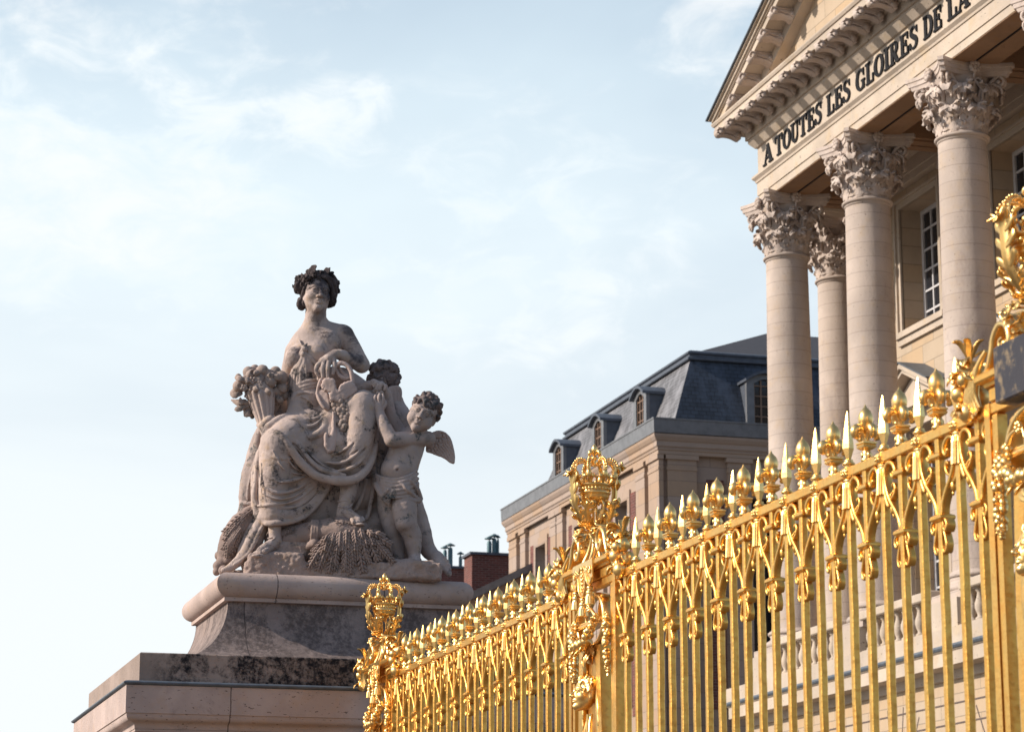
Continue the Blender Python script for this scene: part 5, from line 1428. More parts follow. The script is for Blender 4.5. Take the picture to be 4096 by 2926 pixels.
for k in range(44):                                               # curls round the sides and nape
    if k % 2: x, y = rnd.uniform(728, 785), rnd.uniform(215, 445)
    else: x, y = rnd.uniform(1018, 1062), rnd.uniform(215, 425)
    if y > 380: x += (1 if k % 2 else -1)*(y-380)*.45
    w = rnd.uniform(-70, 75); s_ = 1 if k % 2 else -1; q = rnd.uniform(.8, 1.25)
    C.T([(x+20*s_*q, y-30*q, w+16), (x-8*s_*q, y-8*q, w+20), (x-4*s_*q, y+18*q, w+8), (x+18*s_*q, y+26*q, w), (x+16*s_*q, y+6*q, w+10)], [9*q, 17*q, 18*q, 13*q, 7*q], 4, seg=3)
hair = smesh('hair', C, M_HAIR, woman)
m = mbs()                                                         # wreath of leaves
for k in range(62):
    a = rnd.uniform(-2.6, 2.6); band = rnd.uniform(-.9, 1)
    c = np.array((97*math.sin(a), -20+86*math.cos(a), 64+22*band+12*math.cos(a)))
    d = np.array((math.sin(a), math.cos(a), 0)); tdir = np.array((math.cos(a)*(1 if a < 0 else -1)*(1 if rnd.random() < .8 else -1), -math.sin(a), 0))
    L_ = rnd.uniform(26, 42); v = tdir*rnd.uniform(.5, 1)+np.array((0, 0, 1.))*rnd.uniform(-.2, .8)+d*rnd.uniform(.1, .42); v = v/np.linalg.norm(v)
    P = [c-v*8, c+v*L_*.35+d*6, c+v*L_*.75+d*10, c+v*L_+d*4]
    m.leaf([hp(*p) for p in P], Vector(hR @ Vector(np.cross(v, d))), rnd.uniform(16, 24), 3, .25, 9, 12, .15, .4, .5)
for P, w_ in (([(845, 205, 120), (858, 160, 130), (878, 115, 125), (892, 92, 110)], 34), ([(862, 190, 110), (838, 160, 115), (822, 128, 105)], 26), ([(985, 195, 120), (992, 155, 125), (1002, 125, 115), (1012, 120, 105)], 30), ([(1010, 200, 100), (1030, 170, 100), (1045, 148, 90)], 26),
             ([(745, 300, 30), (722, 280, 25), (705, 268, 15), (698, 272, 10)], 22), ([(790, 200, 80), (768, 180, 75), (752, 182, 60)], 24), ([(1060, 230, 40), (1082, 240, 30), (1090, 262, 15)], 22), ([(1062, 300, 30), (1085, 312, 20), (1088, 335, 10)], 22), ([(930, 178, 140), (925, 150, 140), (940, 140, 125)], 26), ([(745, 235, 40), (735, 205, 35), (742, 182, 25)], 22)):
    m.leaf([V3(p) for p in P], (1, .35, .1), w_, 3, .2, 10, 16, .2, .35, .55)
spart('laurel_wreath', m, M_HAIR, woman)
# ------------------------------------------------------------------ her robe
C = Clay(6.2, S3); C.km = .62
C.E(822, 1045, 5, (150, 150, 128), 30); C.E(835, 1270, 15, (190, 165, 150), 40)
C.T([(795, 830, 85), (790, 950, 45), (795, 1090, 30)], [36, 80, 112], 20)
for k in range(10):                                               # gathered folds fanning from the knot to the sash
    u = k/9; xb = 668+282*u; wb = 48+95*math.sin(PI*min(1, u*.85+.12)); j = 10*math.sin(k*2.3)
    C.T([(792+8*u, 832, 146), (775+50*u+(xb-800)*.18, 925+j, 140+14*math.sin(PI*u)), ((xb+792)/2+(xb-800)*.22, 1010, 112+42*math.sin(PI*u)), (xb+(808-xb)*.04, 1150+90*max(0, .35-u), wb-12)], [8, 11+3*math.sin(k*1.9), 14+4*math.sin(k*2.7), 15], 3)
for p, r in (((805, 850, 145), (870, 920, 150), (935, 990, 125)), 12), (((800, 845, 145), (850, 880, 155), (900, 935, 150), (930, 960, 130)), 10), (((790, 812, 140), (770, 775, 128), (752, 735, 95)), 10), (((770, 830, 140), (715, 960, 108), (664, 1080, 62), (660, 1180, 40)), 14):
    C.T(p, r, 6)
C.B(798, 815, 150, 30, 8); C.B(785, 858, 150, 24, 8); C.T([(800, 790, 150), (815, 770, 152)], [20, 12], 6)
for dy, r in ((0, 20), (34, 18), (60, 13)): C.T([(672, 1190+dy, 45), (730, 1130+dy, 110), (800, 1098+dy, 140), (870, 1082+dy, 138), (945, 1070+dy, 95)], r, 7)
for p in (((700, 1230, 118), (770, 1190, 160), (860, 1200, 165)), ((690, 1290, 120), (760, 1330, 172), (860, 1350, 175)), ((930, 1200, 130), (950, 1280, 140), (930, 1370, 150)), ((760, 1220, 165), (830, 1250, 178), (880, 1300, 176)), ((680, 1350, 120), (740, 1400, 170), (830, 1420, 190))): C.fold(p, 12, 10)
# pouch of cloth over the lap
C.E(845, 1455, 130, (165, 130, 100), 20)
C.T([(455, 1560, 220), (480, 1490, 215), (560, 1430, 215), (640, 1395, 190), (700, 1390, 170)], [30, 36, 34, 30, 22], 8)
C.T([(690, 1400, 170), (725, 1500, 250), (800, 1565, 272), (900, 1555, 265), (975, 1480, 230), (1015, 1370, 180)], [26, 34, 36, 36, 34, 26], 9)
for p in (((720, 1390, 190), (790, 1470, 255), (880, 1470, 255), (960, 1400, 215)), ((740, 1370, 190), (820, 1420, 235), (910, 1410, 225), (970, 1350, 180)), ((560, 1440, 225), (640, 1450, 225), (720, 1520, 250))): C.fold(p, 14, 8)
# right thigh, knee and hanging skirt
C.T([(800, 1490, 40), (680, 1560, 170), (575, 1660, 245)], [170, 165, 158], 30)
C.T([(570, 1650, 245), (545, 1850, 235), (530, 2080, 205), (525, 2240, 195)], [158, 142, 128, 112], 25)
C.T([(640, 1900, 150), (800, 1960, 60), (960, 1900, 20)], [150, 150, 140], 30); C.T([(600, 2110, 150), (760, 2100, 90), (900, 2010, 30)], [125, 120, 100], 30)
C.T([(425, 2300, 200), (480, 2325, 270), (560, 2318, 290), (680, 2308, 240), (800, 2262, 180), (900, 2170, 140), (985, 2050, 110), (1035, 1960, 90)], [20, 24, 24, 22, 20, 20, 20, 16], 10)
C.T([(440, 2280, 190), (560, 2260, 230), (700, 2240, 180), (850, 2160, 110), (960, 2040, 70)], [60, 75, 70, 65, 50], 25)
C.T([(395, 2170, 230), (470, 2165, 305), (600, 2150, 300), (740, 2110, 230), (860, 2020, 170), (930, 1940, 150)], [12, 14, 14, 13, 12, 10], 12)
for p in (((440, 1900, 330), (600, 1960, 350), (760, 1930, 260), (900, 1860, 180)), ((430, 2000, 330), (560, 2060, 335), (720, 2030, 250), (880, 1930, 170)), ((470, 1720, 360), (560, 1760, 385), (680, 1760, 340)), ((560, 2180, 300), (700, 2180, 230), (820, 2120, 170), (940, 2000, 120)), ((700, 1780, 300), (770, 1900, 230), (780, 2050, 180))): C.fold(p, 15, 14)
for p in (((520, 1690, 395), (620, 1850, 370), (760, 1900, 270), (870, 1880, 200)), ((600, 1660, 385), (700, 1830, 320), (820, 1880, 240)), ((425, 2060, 320), (560, 2110, 330), (700, 2090, 260), (840, 2000, 180)), ((420, 1800, 320), (420, 1950, 320), (430, 2120, 310))):
    C.fold(p, 9, 8)
for p in (((560, 1710, 395), (660, 1880, 345), (800, 1910, 245)), ((450, 1950, 352), (600, 2010, 345), (760, 1990, 245)), ((500, 2120, 335), (640, 2135, 285), (780, 2070, 200))): C.T(p, [5, 10, 5], 14, True)
for k in range(9): C.B(440+19*k, 1940+9*math.sin(k*2)+(0 if k%2 else 14), 385-5*abs(k-3), 13, 4, True)
# left thigh and shin under the mantle
C.T([(1010, 1440, 40), (1160, 1360, 130), (1300, 1300, 190)], [170, 150, 128], 30)
C.T([(1300, 1300, 190), (1290, 1500, 215), (1245, 1720, 205), (1205, 1850, 180)], [130, 135, 125, 100], 30)
C.T([(1000, 1500, 100), (1080, 1640, 150), (1120, 1760, 150)], [150, 150, 110], 30)
C.T([(1395, 1300, 120), (1425, 1450, 150), (1420, 1620, 160), (1385, 1770, 170)], [26, 22, 24, 26], 14)
# great swag of the mantle
C.T([(445, 1590, 250), (520, 1545, 330), (600, 1570, 380), (680, 1680, 370), (770, 1800, 320), (880, 1890, 290), (1000, 1935, 290), (1130, 1955, 300), (1250, 1930, 290), (1340, 1850, 250), (1395, 1730, 210), (1425, 1560, 170)], [30, 30, 28, 32, 38, 42, 42, 42, 40, 36, 28, 20], 10)
C.fold([(600, 1545, 350), (720, 1620, 330), (800, 1730, 310), (900, 1830, 300), (1010, 1880, 300), (1150, 1900, 310)], 24, 10)
C.fold([(700, 1540, 270), (800, 1660, 260), (880, 1760, 270), (960, 1830, 285), (1060, 1860, 300)], 18, 10)
C.fold([(980, 1790, 290), (1100, 1800, 310), (1220, 1750, 320), (1320, 1640, 300), (1380, 1520, 240)], 17, 10)
C.fold([(1000, 1730, 270), (1090, 1710, 290), (1200, 1640, 320), (1300, 1520, 310)], 13, 10)
C.fold([(1060, 1870, 300), (1180, 1850, 320), (1290, 1780, 300), (1370, 1660, 250)], 17, 10)
C.E(895, 1640, 165, (170, 130, 110), 25); C.E(1000, 1600, 130, (150, 140, 110), 25); C.E(1010, 1750, 170, (190, 140, 110), 25); C.E(740, 1640, 210, (120, 120, 120), 30)
# left edge of the mantle and trailing cloth
C.T([(450, 1590, 240), (415, 1700, 200), (388, 1830, 190), (375, 1980, 190), (362, 2100, 190), (385, 2160, 200)], [26, 26, 22, 22, 24, 20], 9)
C.T([(420, 1720, 150), (380, 1950, 130), (400, 2250, 150)], [45, 50, 60], 20)
C.T([(430, 2270, 170), (350, 2440, 200), (270, 2600, 240), (160, 2700, 270), (95, 2725, 280)], [42, 52, 50, 36, 22], 12)
C.T([(400, 2250, 150), (310, 2400, 170), (250, 2540, 190), (215, 2640, 220)], [28, 26, 26, 20], 9)
C.T([(440, 2330, 210), (370, 2480, 250), (300, 2600, 280), (190, 2680, 300)], [20, 18, 18, 14], 9)
for p in (((700, 1570, 300), (800, 1700, 290), (900, 1795, 285), (1040, 1870, 312)), ((1000, 1765, 300), (1130, 1760, 318), (1270, 1680, 318), (1350, 1560, 270)), ((1090, 1905, 320), (1210, 1880, 325), (1320, 1790, 280))): C.T(p, [4, 9, 9, 4], 9, True)
# dark cloth behind, between the figures
C.T([(1430, 1330, -60), (1450, 1600, -70), (1440, 1950, -80), (1450, 2300, -80)], [70, 85, 95, 100], 30)
C.T([(1050, 1950, -60), (1250, 2080, -60), (1420, 2000, -60)], [150, 160, 120], 30); C.T([(1000, 2200, -80), (1250, 2330, -60), (1440, 2300, -60)], [130, 130, 110], 30)
for p in (((1330, 1950, 60), (1300, 2080, 90), (1240, 2200, 90)), ((1400, 1700, 60), (1400, 1950, 80), (1360, 2200, 90), (1330, 2280, 100)), ((1440, 1800, 40), (1440, 2050, 70), (1470, 2300, 60))): C.T(p, 20, 12)
C.T([(430, 2330, 110), (350, 2480, 130), (310, 2620, 160)], [70, 85, 60], 25); C.T([(900, 1400, -130), (1000, 1800, -160), (900, 2250, -160)], [230, 260, 250], 40)
robe = smesh('robe', C, M_ROBE, woman)
# ------------------------------------------------------------------ handle, vine leaf, grapes
C = Clay(5, S3)
C.T([(1060, 962, 222), (1110, 935, 232), (1165, 955, 238), (1200, 1010, 240), (1212, 1100, 232)], 21, 8)
C.T([(960, 1060, 0), (1120, 1070, 20), (1260, 1150, 20)], [90, 100, 90], 20); C.T([(1065, 985, 200), (1095, 1040, 190), (1150, 1068, 200), (1185, 1060, 215)], [14, 20, 20, 14], 8); C.T([(1090, 960, 190), (1130, 1020, 185), (1170, 1040, 200)], 13, 8)
for o in ([(940, 1120), (960, 1075), (1010, 1058), (1055, 1075), (1075, 1130), (1090, 1195), (1040, 1205), (985, 1178), (945, 1162)], [(1075, 1195), (1100, 1135), (1140, 1098), (1190, 1088), (1235, 1112), (1257, 1165), (1232, 1208), (1190, 1228), (1130, 1235)], [(1010, 1200), (1040, 1165), (1130, 1175), (1172, 1230), (1152, 1266), (1112, 1248), (1092, 1284), (1050, 1262), (1012, 1264)]):
    q_ = []
    for i, (x, y) in enumerate(o):
        x2, y2 = o[(i+1) % len(o)]; l_ = math.hypot(x2-x, y2-y); j_ = 7 if i % 2 else -5
        q_ += [(x, y), ((x*2+x2)/3+(y2-y)/l_*j_, (y*2+y2)/3-(x2-x)/l_*j_), ((x+x2*2)/3-(y2-y)/l_*j_*.6, (y+y2*2)/3+(x2-x)/l_*j_*.6)]
    C.plate([(x, y, 272-abs(x-1095)*.12) for x, y in q_], 44, 10, False)
for p in (((1080, 1190, 296), (1030, 1120, 292), (985, 1085, 285)), ((1085, 1200, 298), (1080, 1235, 298), (1088, 1275, 296)), ((1100, 1195, 296), (1160, 1160, 290), (1235, 1150, 278)), ((1060, 1205, 298), (1040, 1230, 296), (1028, 1258, 292)), ((1110, 1205, 298), (1135, 1230, 296), (1152, 1258, 292))): C.T(p, [7, 6, 4], 3, True)
for x, y in ((985, 1130), (1165, 1135), (1030, 1090)): C.B(x, y, 300, 11, 3, True)
C.plate([(935, 1165, 225), (985, 1165, 235), (1005, 1220, 240), (1020, 1320, 232), (985, 1345, 225), (940, 1310, 215), (900, 1240, 200), (900, 1195, 205)], 34, 6)
C.T([(905, 1200, 225), (930, 1260, 245), (970, 1320, 250)], 12, 8); C.T([(940, 1080, 235), (920, 1130, 230), (905, 1190, 220)], [18, 14, 10], 6)
spr = smesh('vine_leaf', C, M_PALE)
m = mbs(); rnd = random.Random(8)
def grape(x, y, w, r): m.sphere(V3((x, y, w)), r, 12, 9)
for y0, n_, half in ((1270, 4, 62), (1300, 5, 78), (1335, 5, 80), (1370, 5, 72), (1405, 4, 62), (1440, 4, 50), (1475, 3, 34), (1505, 2, 16)):
    for k in range(n_):
        x = 1138+half*(2*k/(n_-1)-1)+rnd.uniform(-8, 8); grape(x, y0+rnd.uniform(-10, 10), 262-abs(x-1138)*.35+rnd.uniform(-8, 14), rnd.uniform(27, 33))
spart('grapes', m, M_FRUIT); m = mbs()
for x, y, w in ((1405, 1215, 190), (1432, 1200, 200), (1462, 1195, 190), (1420, 1165, 190), (1450, 1160, 185), (1400, 1180, 175), (1395, 1230, 195), (1430, 1225, 205), (1365, 1190, 160), (1380, 1215, 175), (1445, 1240, 200), (1415, 1250, 200)): grape(x, y, w, rnd.uniform(20, 25))
spart('grapes', m, M_FRUIT)
C = Clay(6, S3)                                                   # broken leaf and cloth under the grapes
C.plate([(1035, 1350, 245), (1065, 1360, 250), (1070, 1480, 258), (1090, 1560, 265), (1060, 1700, 285), (1000, 1720, 300), (960, 1660, 295), (975, 1560, 290), (1010, 1580, 285), (1035, 1500, 262)], 60, 16, False); C.T([(1060, 1380, 250), (1050, 1480, 262), (1085, 1560, 255)], [16, 20, 14], 10)
C.T([(985, 1550, 300), (982, 1590, 308), (1000, 1650, 312)], [14, 17, 12], 10)
C.T([(1040, 1500, 240), (1100, 1490, 245), (1120, 1530, 240)], [14, 16, 10], 6)
smesh('broken_leaf', C, M_PALE)
# ------------------------------------------------------------------ horn of plenty
C = Clay(6, S3)
hp_ = [(478, 1560, 150), (455, 1440, 140), (432, 1310, 120), (410, 1190, 105)]; hr = [48, 66, 92, 118]
C.T(hp_, hr, 8)
for k in range(9):
    a = -1.9+k*.475
    C.T([(x+math.sin(a)*r*.98, y, w+math.cos(a)*r*.98) for (x, y, w), r in zip(hp_, hr)], [9, 12, 16, 21], 7)
C.T([(395, 1470, 170), (440, 1500, 205), (500, 1470, 190), (525, 1420, 170)], 18, 8); C.T([(440, 1480, 190), (470, 1560, 200), (460, 1620, 190)], [40, 44, 30], 12)
C.T([(470, 1440, 200), (500, 1420, 200), (540, 1430, 160)], [36, 36, 30], 10)
horn = smesh('horn_of_plenty', C, M_ROBE)
C = Clay(6, S3)
for x, y, w, r in ((312, 1012, 120, 52), (432, 1000, 130, 54), (365, 985, 90, 40), (505, 1098, 165, 52), (590, 1065, 80, 66), (545, 1010, 70, 50), (600, 1150, 60, 55), (232, 1135, 140, 58), (192, 1195, 110, 42), (470, 1040, 100, 60), (560, 1180, 90, 50), (225, 1050, 90, 26), (400, 1090, 150, 60), (330, 1100, 140, 58), (480, 1200, 130, 60), (620, 1210, 20, 50), (560, 1240, 60, 40)): C.B(x, y, w, r, 5)
C.T([(325, 1035, 172), (345, 1018, 182)], [34, 34], 4); C.B(350, 1015, 205, 22, 4, True)
C.B(238, 1130, 195, 16, 3, True); C.B(225, 1165, 190, 12, 3, True); C.B(252, 1160, 195, 12, 3, True); C.B(505, 1120, 215, 10, 4, True)
for cx, cy, cw, pr in ((350, 1085, 200, 24), (275, 1150, 190, 22), (350, 1160, 195, 24), (410, 1115, 205, 18), (300, 1215, 160, 20)):
    for k in range(5):
        a = k*1.257+.3; C.E(cx+pr*math.cos(a), cy+pr*math.sin(a), cw, (pr*.62, 14, pr*.62), 3)
    C.B(cx, cy, cw+10, pr*.4, 3)
for p in (((205, 1060, 90), (230, 1075, 110), (265, 1080, 120)), ((470, 1060, 190), (520, 1040, 180), (560, 1050, 150)), ((245, 1085, 150), (290, 1060, 165), (330, 1065, 170))): C.T(p, [14, 26, 16], 5, flat=((0, 1, 0), 2))
for p in (((165, 1255, 60), (230, 1270, 90), (300, 1280, 110)), ((180, 1270, 70), (250, 1300, 100), (310, 1300, 110)), ((240, 1240, 90), (270, 1280, 120), (320, 1275, 120))): C.T(p, [10, 22, 16], 4)
for x, y, w, r in ((245, 1320, 90, 24), (285, 1335, 95, 24), (265, 1300, 100, 22), (305, 1310, 110, 24), (320, 1345, 100, 24), (285, 1365, 85, 20), (335, 1375, 90, 22), (315, 1380, 80, 20), (345, 1400, 80, 18)): C.B(x, y, w, r, 3)
smesh('fruit', C, M_FRUIT, horn)
m = mbs(); rnd = random.Random(14)
for x, y, w, dx, dy in ((470, 1060, 190, 60, -30), (500, 1050, 180, 90, 10), (290, 1085, 190, -70, -30), (260, 1190, 150, -80, 20), (360, 1130, 215, 20, 60), (450, 1150, 205, 50, 60), (400, 1050, 190, -20, -50), (560, 1130, 130, 70, 40), (330, 1060, 190, -60, 30), (540, 1210, 110, 60, 60), (300, 1260, 120, -90, 10), (310, 1290, 110, -100, 40), (330, 1330, 110, -60, 70)):
    L_ = rnd.uniform(.9, 1.3); m.leaf([V3((x, y, w)), V3((x+dx*.4*L_, y+dy*.4*L_, w+30)), V3((x+dx*.8*L_, y+dy*.8*L_, w+26)), V3((x+dx*L_, y+dy*L_, w+4))], (dy, 20, dx), 30, 3, .25, 9, 14, .15, .3, .5)
spart('leaves', m, M_FRUIT, horn)
# ------------------------------------------------------------------ front cherub
C = Clay(6, S3)
cR = rot3(-3, -8, 26); cc = S3((1826, 1378, 250)); CK = 1.40
PC = carve_head(C, cc, CK, cR, True)
C.T([(1800, 1470, 190), (1740, 1570, 140)], [72, 92], 30)
C.T([(1715, 1620, 125), (1640, 1800, 140), (1600, 1960, 130)], [130, 152, 150], 40); C.E(1600, 1860, 190, (140, 110, 130), 40)
C.B(1700, 1690, 215, 60, 40); C.B(1590, 1690, 215, 55, 40)
C.B(1600, 1860, 308, 12, 5, True); C.B(1470+0, 1880, 268, 10, 4, True)
C.T([(1868, 1590, 170), (1720, 1590, 250), (1555, 1598, 320)], [66, 66, 64], 18); C.T([(1550, 1600, 320), (1490, 1480, 300), (1448, 1370, 260)], [62, 56, 40], 12)
C.T([(1448, 1370, 260), (1438, 1310, 255)], [42, 42], 10)
for p, r in ((((1408, 1310, 262), (1384, 1280, 268), (1382, 1252, 262)), 15), (((1424, 1290, 270), (1404, 1248, 278), (1412, 1218, 266)), 16), (((1448, 1285, 274), (1440, 1235, 282), (1448, 1205, 268)), 16), (((1470, 1290, 268), (1478, 1240, 274), (1474, 1208, 262)), 15), (((1475, 1330, 260), (1500, 1290, 262), (1496, 1262, 256)), 15)): C.T(p, [r, r*.95, r*.8], 4)
C.T([(1640, 1570, 60), (1545, 1400, 60), (1510, 1220, 100)], [70, 58, 46], 20); C.T([(1510, 1200, 110), (1460, 1130, 150)], [44, 40], 12)
for k, (x, y) in enumerate(((1378, 1118), (1400, 1140), (1425, 1152), (1452, 1150), (1490, 1165))): C.T([(1445+k*9, 1110+k*5, 165), (x+12, y-32, 190), (x, y, 190)], [18, 16, 13], 4)
C.T([(1545, 2010, 110), (1530, 2200, 95), (1555, 2400, 80)], [120, 98, 74], 24); C.T([(1555, 2400, 75), (1590, 2520, 60), (1615, 2640, 60)], [72, 64, 46], 16); C.T([(1610, 2660, 60), (1640, 2680, 110)], [46, 36], 14)
C.T([(1650, 2010, 150), (1660, 2180, 200), (1675, 2310, 225)], [125, 110, 92], 24); C.T([(1675, 2320, 220), (1730, 2430, 180), (1748, 2600, 165)], [88, 82, 52], 18); C.B(1660, 2325, 285, 40, 30)
C.T([(1750, 2610, 165), (1745, 2660, 230), (1740, 2690, 280)], [50, 48, 36], 14); C.B(1770, 2650, 130, 42, 14)
for x, y, w, r in ((1690, 2712, 305, 17), (1716, 2718, 318, 17), (1742, 2720, 322, 17), (1766, 2718, 318, 17), (1796, 2712, 308, 21)): C.T([(1742+(x-1742)*.7, 2692, 270), (x, y, w)], [r, r*.9], 5)
cher = smesh('cherub_figure', C, M_CHERUB, None, 0, 2.2)
C = Clay(5.5, S3)
C.ell(PC(0, -24, 44), (93*CK, 100*CK, 82*CK), 8, False, np.array(cR)); rnd = random.Random(2)
for k in range(60):
    a = rnd.uniform(-2.9, 2.9); b = rnd.uniform(.02, 1.35); cb = math.cos(b)
    q = np.array((92*math.sin(a)*cb, -16+98*math.cos(a)*cb, 44+84*math.sin(b)-(28 if abs(a) > 1.2 else 0)*(1-math.sin(b))))
    if q[1] > 52 and q[2] < 62: continue
    tn_ = np.array((math.cos(a), -math.sin(a), rnd.uniform(-.8, .8))); no = np.array((math.sin(a)*cb, math.cos(a)*cb, math.sin(b)))
    C.raw([PC(*(q-tn_*18)), PC(*(q+no*12+tn_*2)), PC(*(q+tn_*18+np.array((0, 0, -14)))), PC(*(q+tn_*8+no*6+np.array((0, 0, -24))))], [10, 16, 14, 8], 4, False, 3)
for pts in (((0, 76, 84), (-14, 94, 74), (-8, 98, 50), (8, 94, 44), (12, 96, 58)), ((18, 74, 84), (36, 88, 74), (40, 88, 54), (26, 90, 48)), ((-34, 70, 80), (-50, 80, 66), (-52, 78, 46))): C.raw([PC(*p) for p in pts], [11, 15, 13, 10, 8][:len(pts)], 4, False, 4)
smesh('curly_hair', C, M_CURL, cher)
C = Clay(6, S3)
C.E(1615, 2010, 130, (175, 150, 110), 20)
for k, (dy, r) in enumerate(((-60, 14), (-30, 18), (2, 20), (36, 20), (70, 17), (100, 13))):
    C.T([(1412+6*k, 1935+dy*.6, 190), (1490, 1985+dy*.9, 268), (1590, 2000+dy, 296), (1700, 1975+dy*1.1, 278), (1768, 1935+dy*1.3, 190), (1775, 1930+dy*1.3, 90)], [r*.7, r, r*.9, r, r*.9, r*.7], 9)
C.T([(1620, 1960, 300), (1700, 2040, 300), (1790, 2120, 205)], [12, 17, 18], 7); C.T([(1720, 1950, 290), (1780, 2030, 240), (1806, 2110, 185)], [13, 18, 18], 7); C.T([(1640, 2090, 285), (1720, 2120, 270), (1795, 2128, 195)], [14, 20, 18], 8)
C.T([(1420, 1990, 205), (1470, 2080, 250), (1520, 2160, 240)], [30, 30, 12], 8); C.T([(1520, 2030, 300), (1480, 2085, 270), (1500, 2140, 255)], [16, 20, 10], 6); C.T([(1560, 2040, 300), (1530, 2095, 285), (1525, 2160, 250)], [14, 18, 10], 6); C.T([(1395, 1850, 60), (1420, 1960, 120), (1480, 2060, 170)], [26, 34, 34], 12)
smesh('loincloth', C, M_CHERUB, cher)
def wing(name, root, outline, feathers, th, mat, parent):
    C = Clay(4.5, S3); C.plate(outline, th, 6)
    for p, r in feathers: C.T(p, r, 4, True)
    return smesh(name, C, mat, parent, 0)
fe = []
for k in range(8):                                                # grooves between the long outer feathers
    u = k/7; fe.append((((1905+125*u, 1716-95*u, 62), (1935+135*u, 1740-60*u, 58), (1960+150*u, 1770-40*u+30*math.sin(PI*u), 52)), 6.5))
for r_ in range(4):                                               # scalloped coverts
    for k in range(4):
        ax_, ay_ = 1868+34*k+20*r_+(12 if r_ % 2 else 0), 1690-44*k+22*r_-(16 if r_ % 2 else 0)
        fe.append((((ax_-14, ay_-20, 68), (ax_+14, ay_-14, 68), (ax_+20, ay_+10, 66), (ax_+4, ay_+24, 66)), 6.5))
wing('wing', None, [(1850, 1640, 60), (1870, 1560, 70), (1920, 1526, 70), (1985, 1520, 60), (2045, 1560, 50), (2082, 1630, 40), (2098, 1720, 35), (2096, 1800, 30), (2060, 1798, 30), (2010, 1765, 35), (1965, 1742, 40), (1900, 1718, 50), (1850, 1700, 60)], fe, 34, M_PALE, cher)
# ------------------------------------------------------------------ second cherub, seen from behind her arm
C = Clay(7, S3)
R2 = rot3(150, 0, 0); C.ell(S3((1480, 1060, -130)), (125, 125, 135), 20)
C.T([(1500, 1150, -130), (1560, 1260, -120)], [70, 85], 24); C.T([(1570, 1290, -110), (1640, 1480, -70), (1640, 1700, -60), (1600, 2000, -80)], [85, 120, 140, 130], 30)
C.T([(1250, 1140, 40), (1330, 1140, 70), (1400, 1115, 120)], [70, 52, 40], 16)
C.T([(1680, 2050, -60), (1790, 2350, -30), (1860, 2540, -10), (1950, 2630, 60)], [110, 95, 70, 54], 20); C.T([(1940, 2620, 60), (1985, 2690, 120)], [62, 60], 16)
for x, y, w, r in ((2012, 2622, 130, 19), (2034, 2650, 140, 20), (2044, 2684, 150, 21), (2048, 2716, 155, 22), (2046, 2756, 160, 27)): C.T([(1990, 2690, 130), (x, y, w)], [r*1.2, r], 5)
ch2 = smesh('rear_cherub_figure', C, M_CHERUB)
C = Clay(6, S3); rnd = random.Random(4)
c2 = S3((1482, 1050, -130)); C.ell(c2, (128, 128, 128), 8)
for k in range(85):
    d = np.array((rnd.uniform(-1, 1), rnd.uniform(-.3, 1), rnd.uniform(-.75, 1))); d /= np.linalg.norm(d); q = c2+d*132
    t1 = np.cross(d, (rnd.uniform(-1, 1), rnd.uniform(-1, 1), rnd.uniform(-1, 1))); t1 /= max(1e-3, np.linalg.norm(t1)); t2 = np.cross(d, t1)
    C.raw([q-t1*26, q+d*12, q+t1*24+t2*10, q+t1*14+t2*28], [10, 17, 15, 8], 4, False, 3)
smesh('curly_hair', C, M_CURL, ch2)
wing('wing', None, [(1520, 1145, -30), (1560, 1130, -25), (1610, 1130, -30), (1640, 1165, -40), (1642, 1230, -45), (1630, 1300, -45), (1650, 1370, -50), (1600, 1390, -40), (1560, 1320, -30), (1530, 1230, -28)], [(((1560, 1150, -10), (1570, 1240, -12), (1590, 1340, -20)), 6), (((1592, 1150, -12), (1600, 1240, -16), (1615, 1340, -26)), 6), (((1618, 1160, -18), (1622, 1240, -22), (1632, 1330, -30)), 6)], 34, M_PALE, ch2)
# child at her back, on the left
C = Clay(7, S3)
C.T([(440, 1520, -40), (400, 1640, -20), (345, 1900, 10), (300, 2090, 20)], [60, 75, 95, 75], 20); C.T([(300, 2090, 20), (268, 2200, 30), (240, 2300, 20)], [60, 46, 40], 14)
C.T([(405, 1560, 60), (385, 1660, 70), (410, 1720, 90)], [36, 34, 28], 10); C.T([(250, 2145, 60), (330, 2150, 100), (390, 2120, 90)], [18, 20, 16], 10)
C.T([(600, 1250, -140), (560, 1400, -120), (480, 1560, -80)], [80, 90, 90], 24)
for k in range(6): C.fold([(430-14*k, 1600+40*k, 50+6*k), (380-12*k, 1760+45*k, 105), (310-2*k, 1900+46*k, 95)], 13, 8)
smesh('child_behind', C, M_CHERUB)
# ------------------------------------------------------------------ wheat
def spindle(mb, p, d, L_, r):
    d = Vector(d).normalized(); u = d.orthogonal().normalized(); w = d.cross(u)
    mb.loft([[tuple(Vector(p)+d*(L_*t)+(u*math.cos(j*PI/3)+w*math.sin(j*PI/3))*(r*q)) for j in range(6)] for t, q in ((-.5, .15), (-.2, .85), (.1, 1), (.35, .7), (.5, .12))], smooth=True)
def ear(mb, path, size=17):
    P, _ = spline([V3(p) for p in path], [0]*len(path), 8)
    acc = 0; side = 1; last = P[0]
    mb.tube([tuple(p) for p in P[::3]], size*.55, 6)
    for a, b in zip(P, P[1:]):
        acc += (b-a).length
        if acc > size*1.25:
            acc = 0; d = (b-a).normalized(); q = d.cross(Vector((0, 1, 0))).normalized()
            for s in (-1, 0, 1):
                o = b+q*(s*size*.72)+Vector((0, size*(.45 if s == 0 else .12), 0))-d*(size*.5 if s == 0 else 0)
                spindle(mb, o, d+q*(s*.62)+Vector((0, .15, 0)), size*2.5, size*.52)
rnd = random.Random(21)
m = mbs()
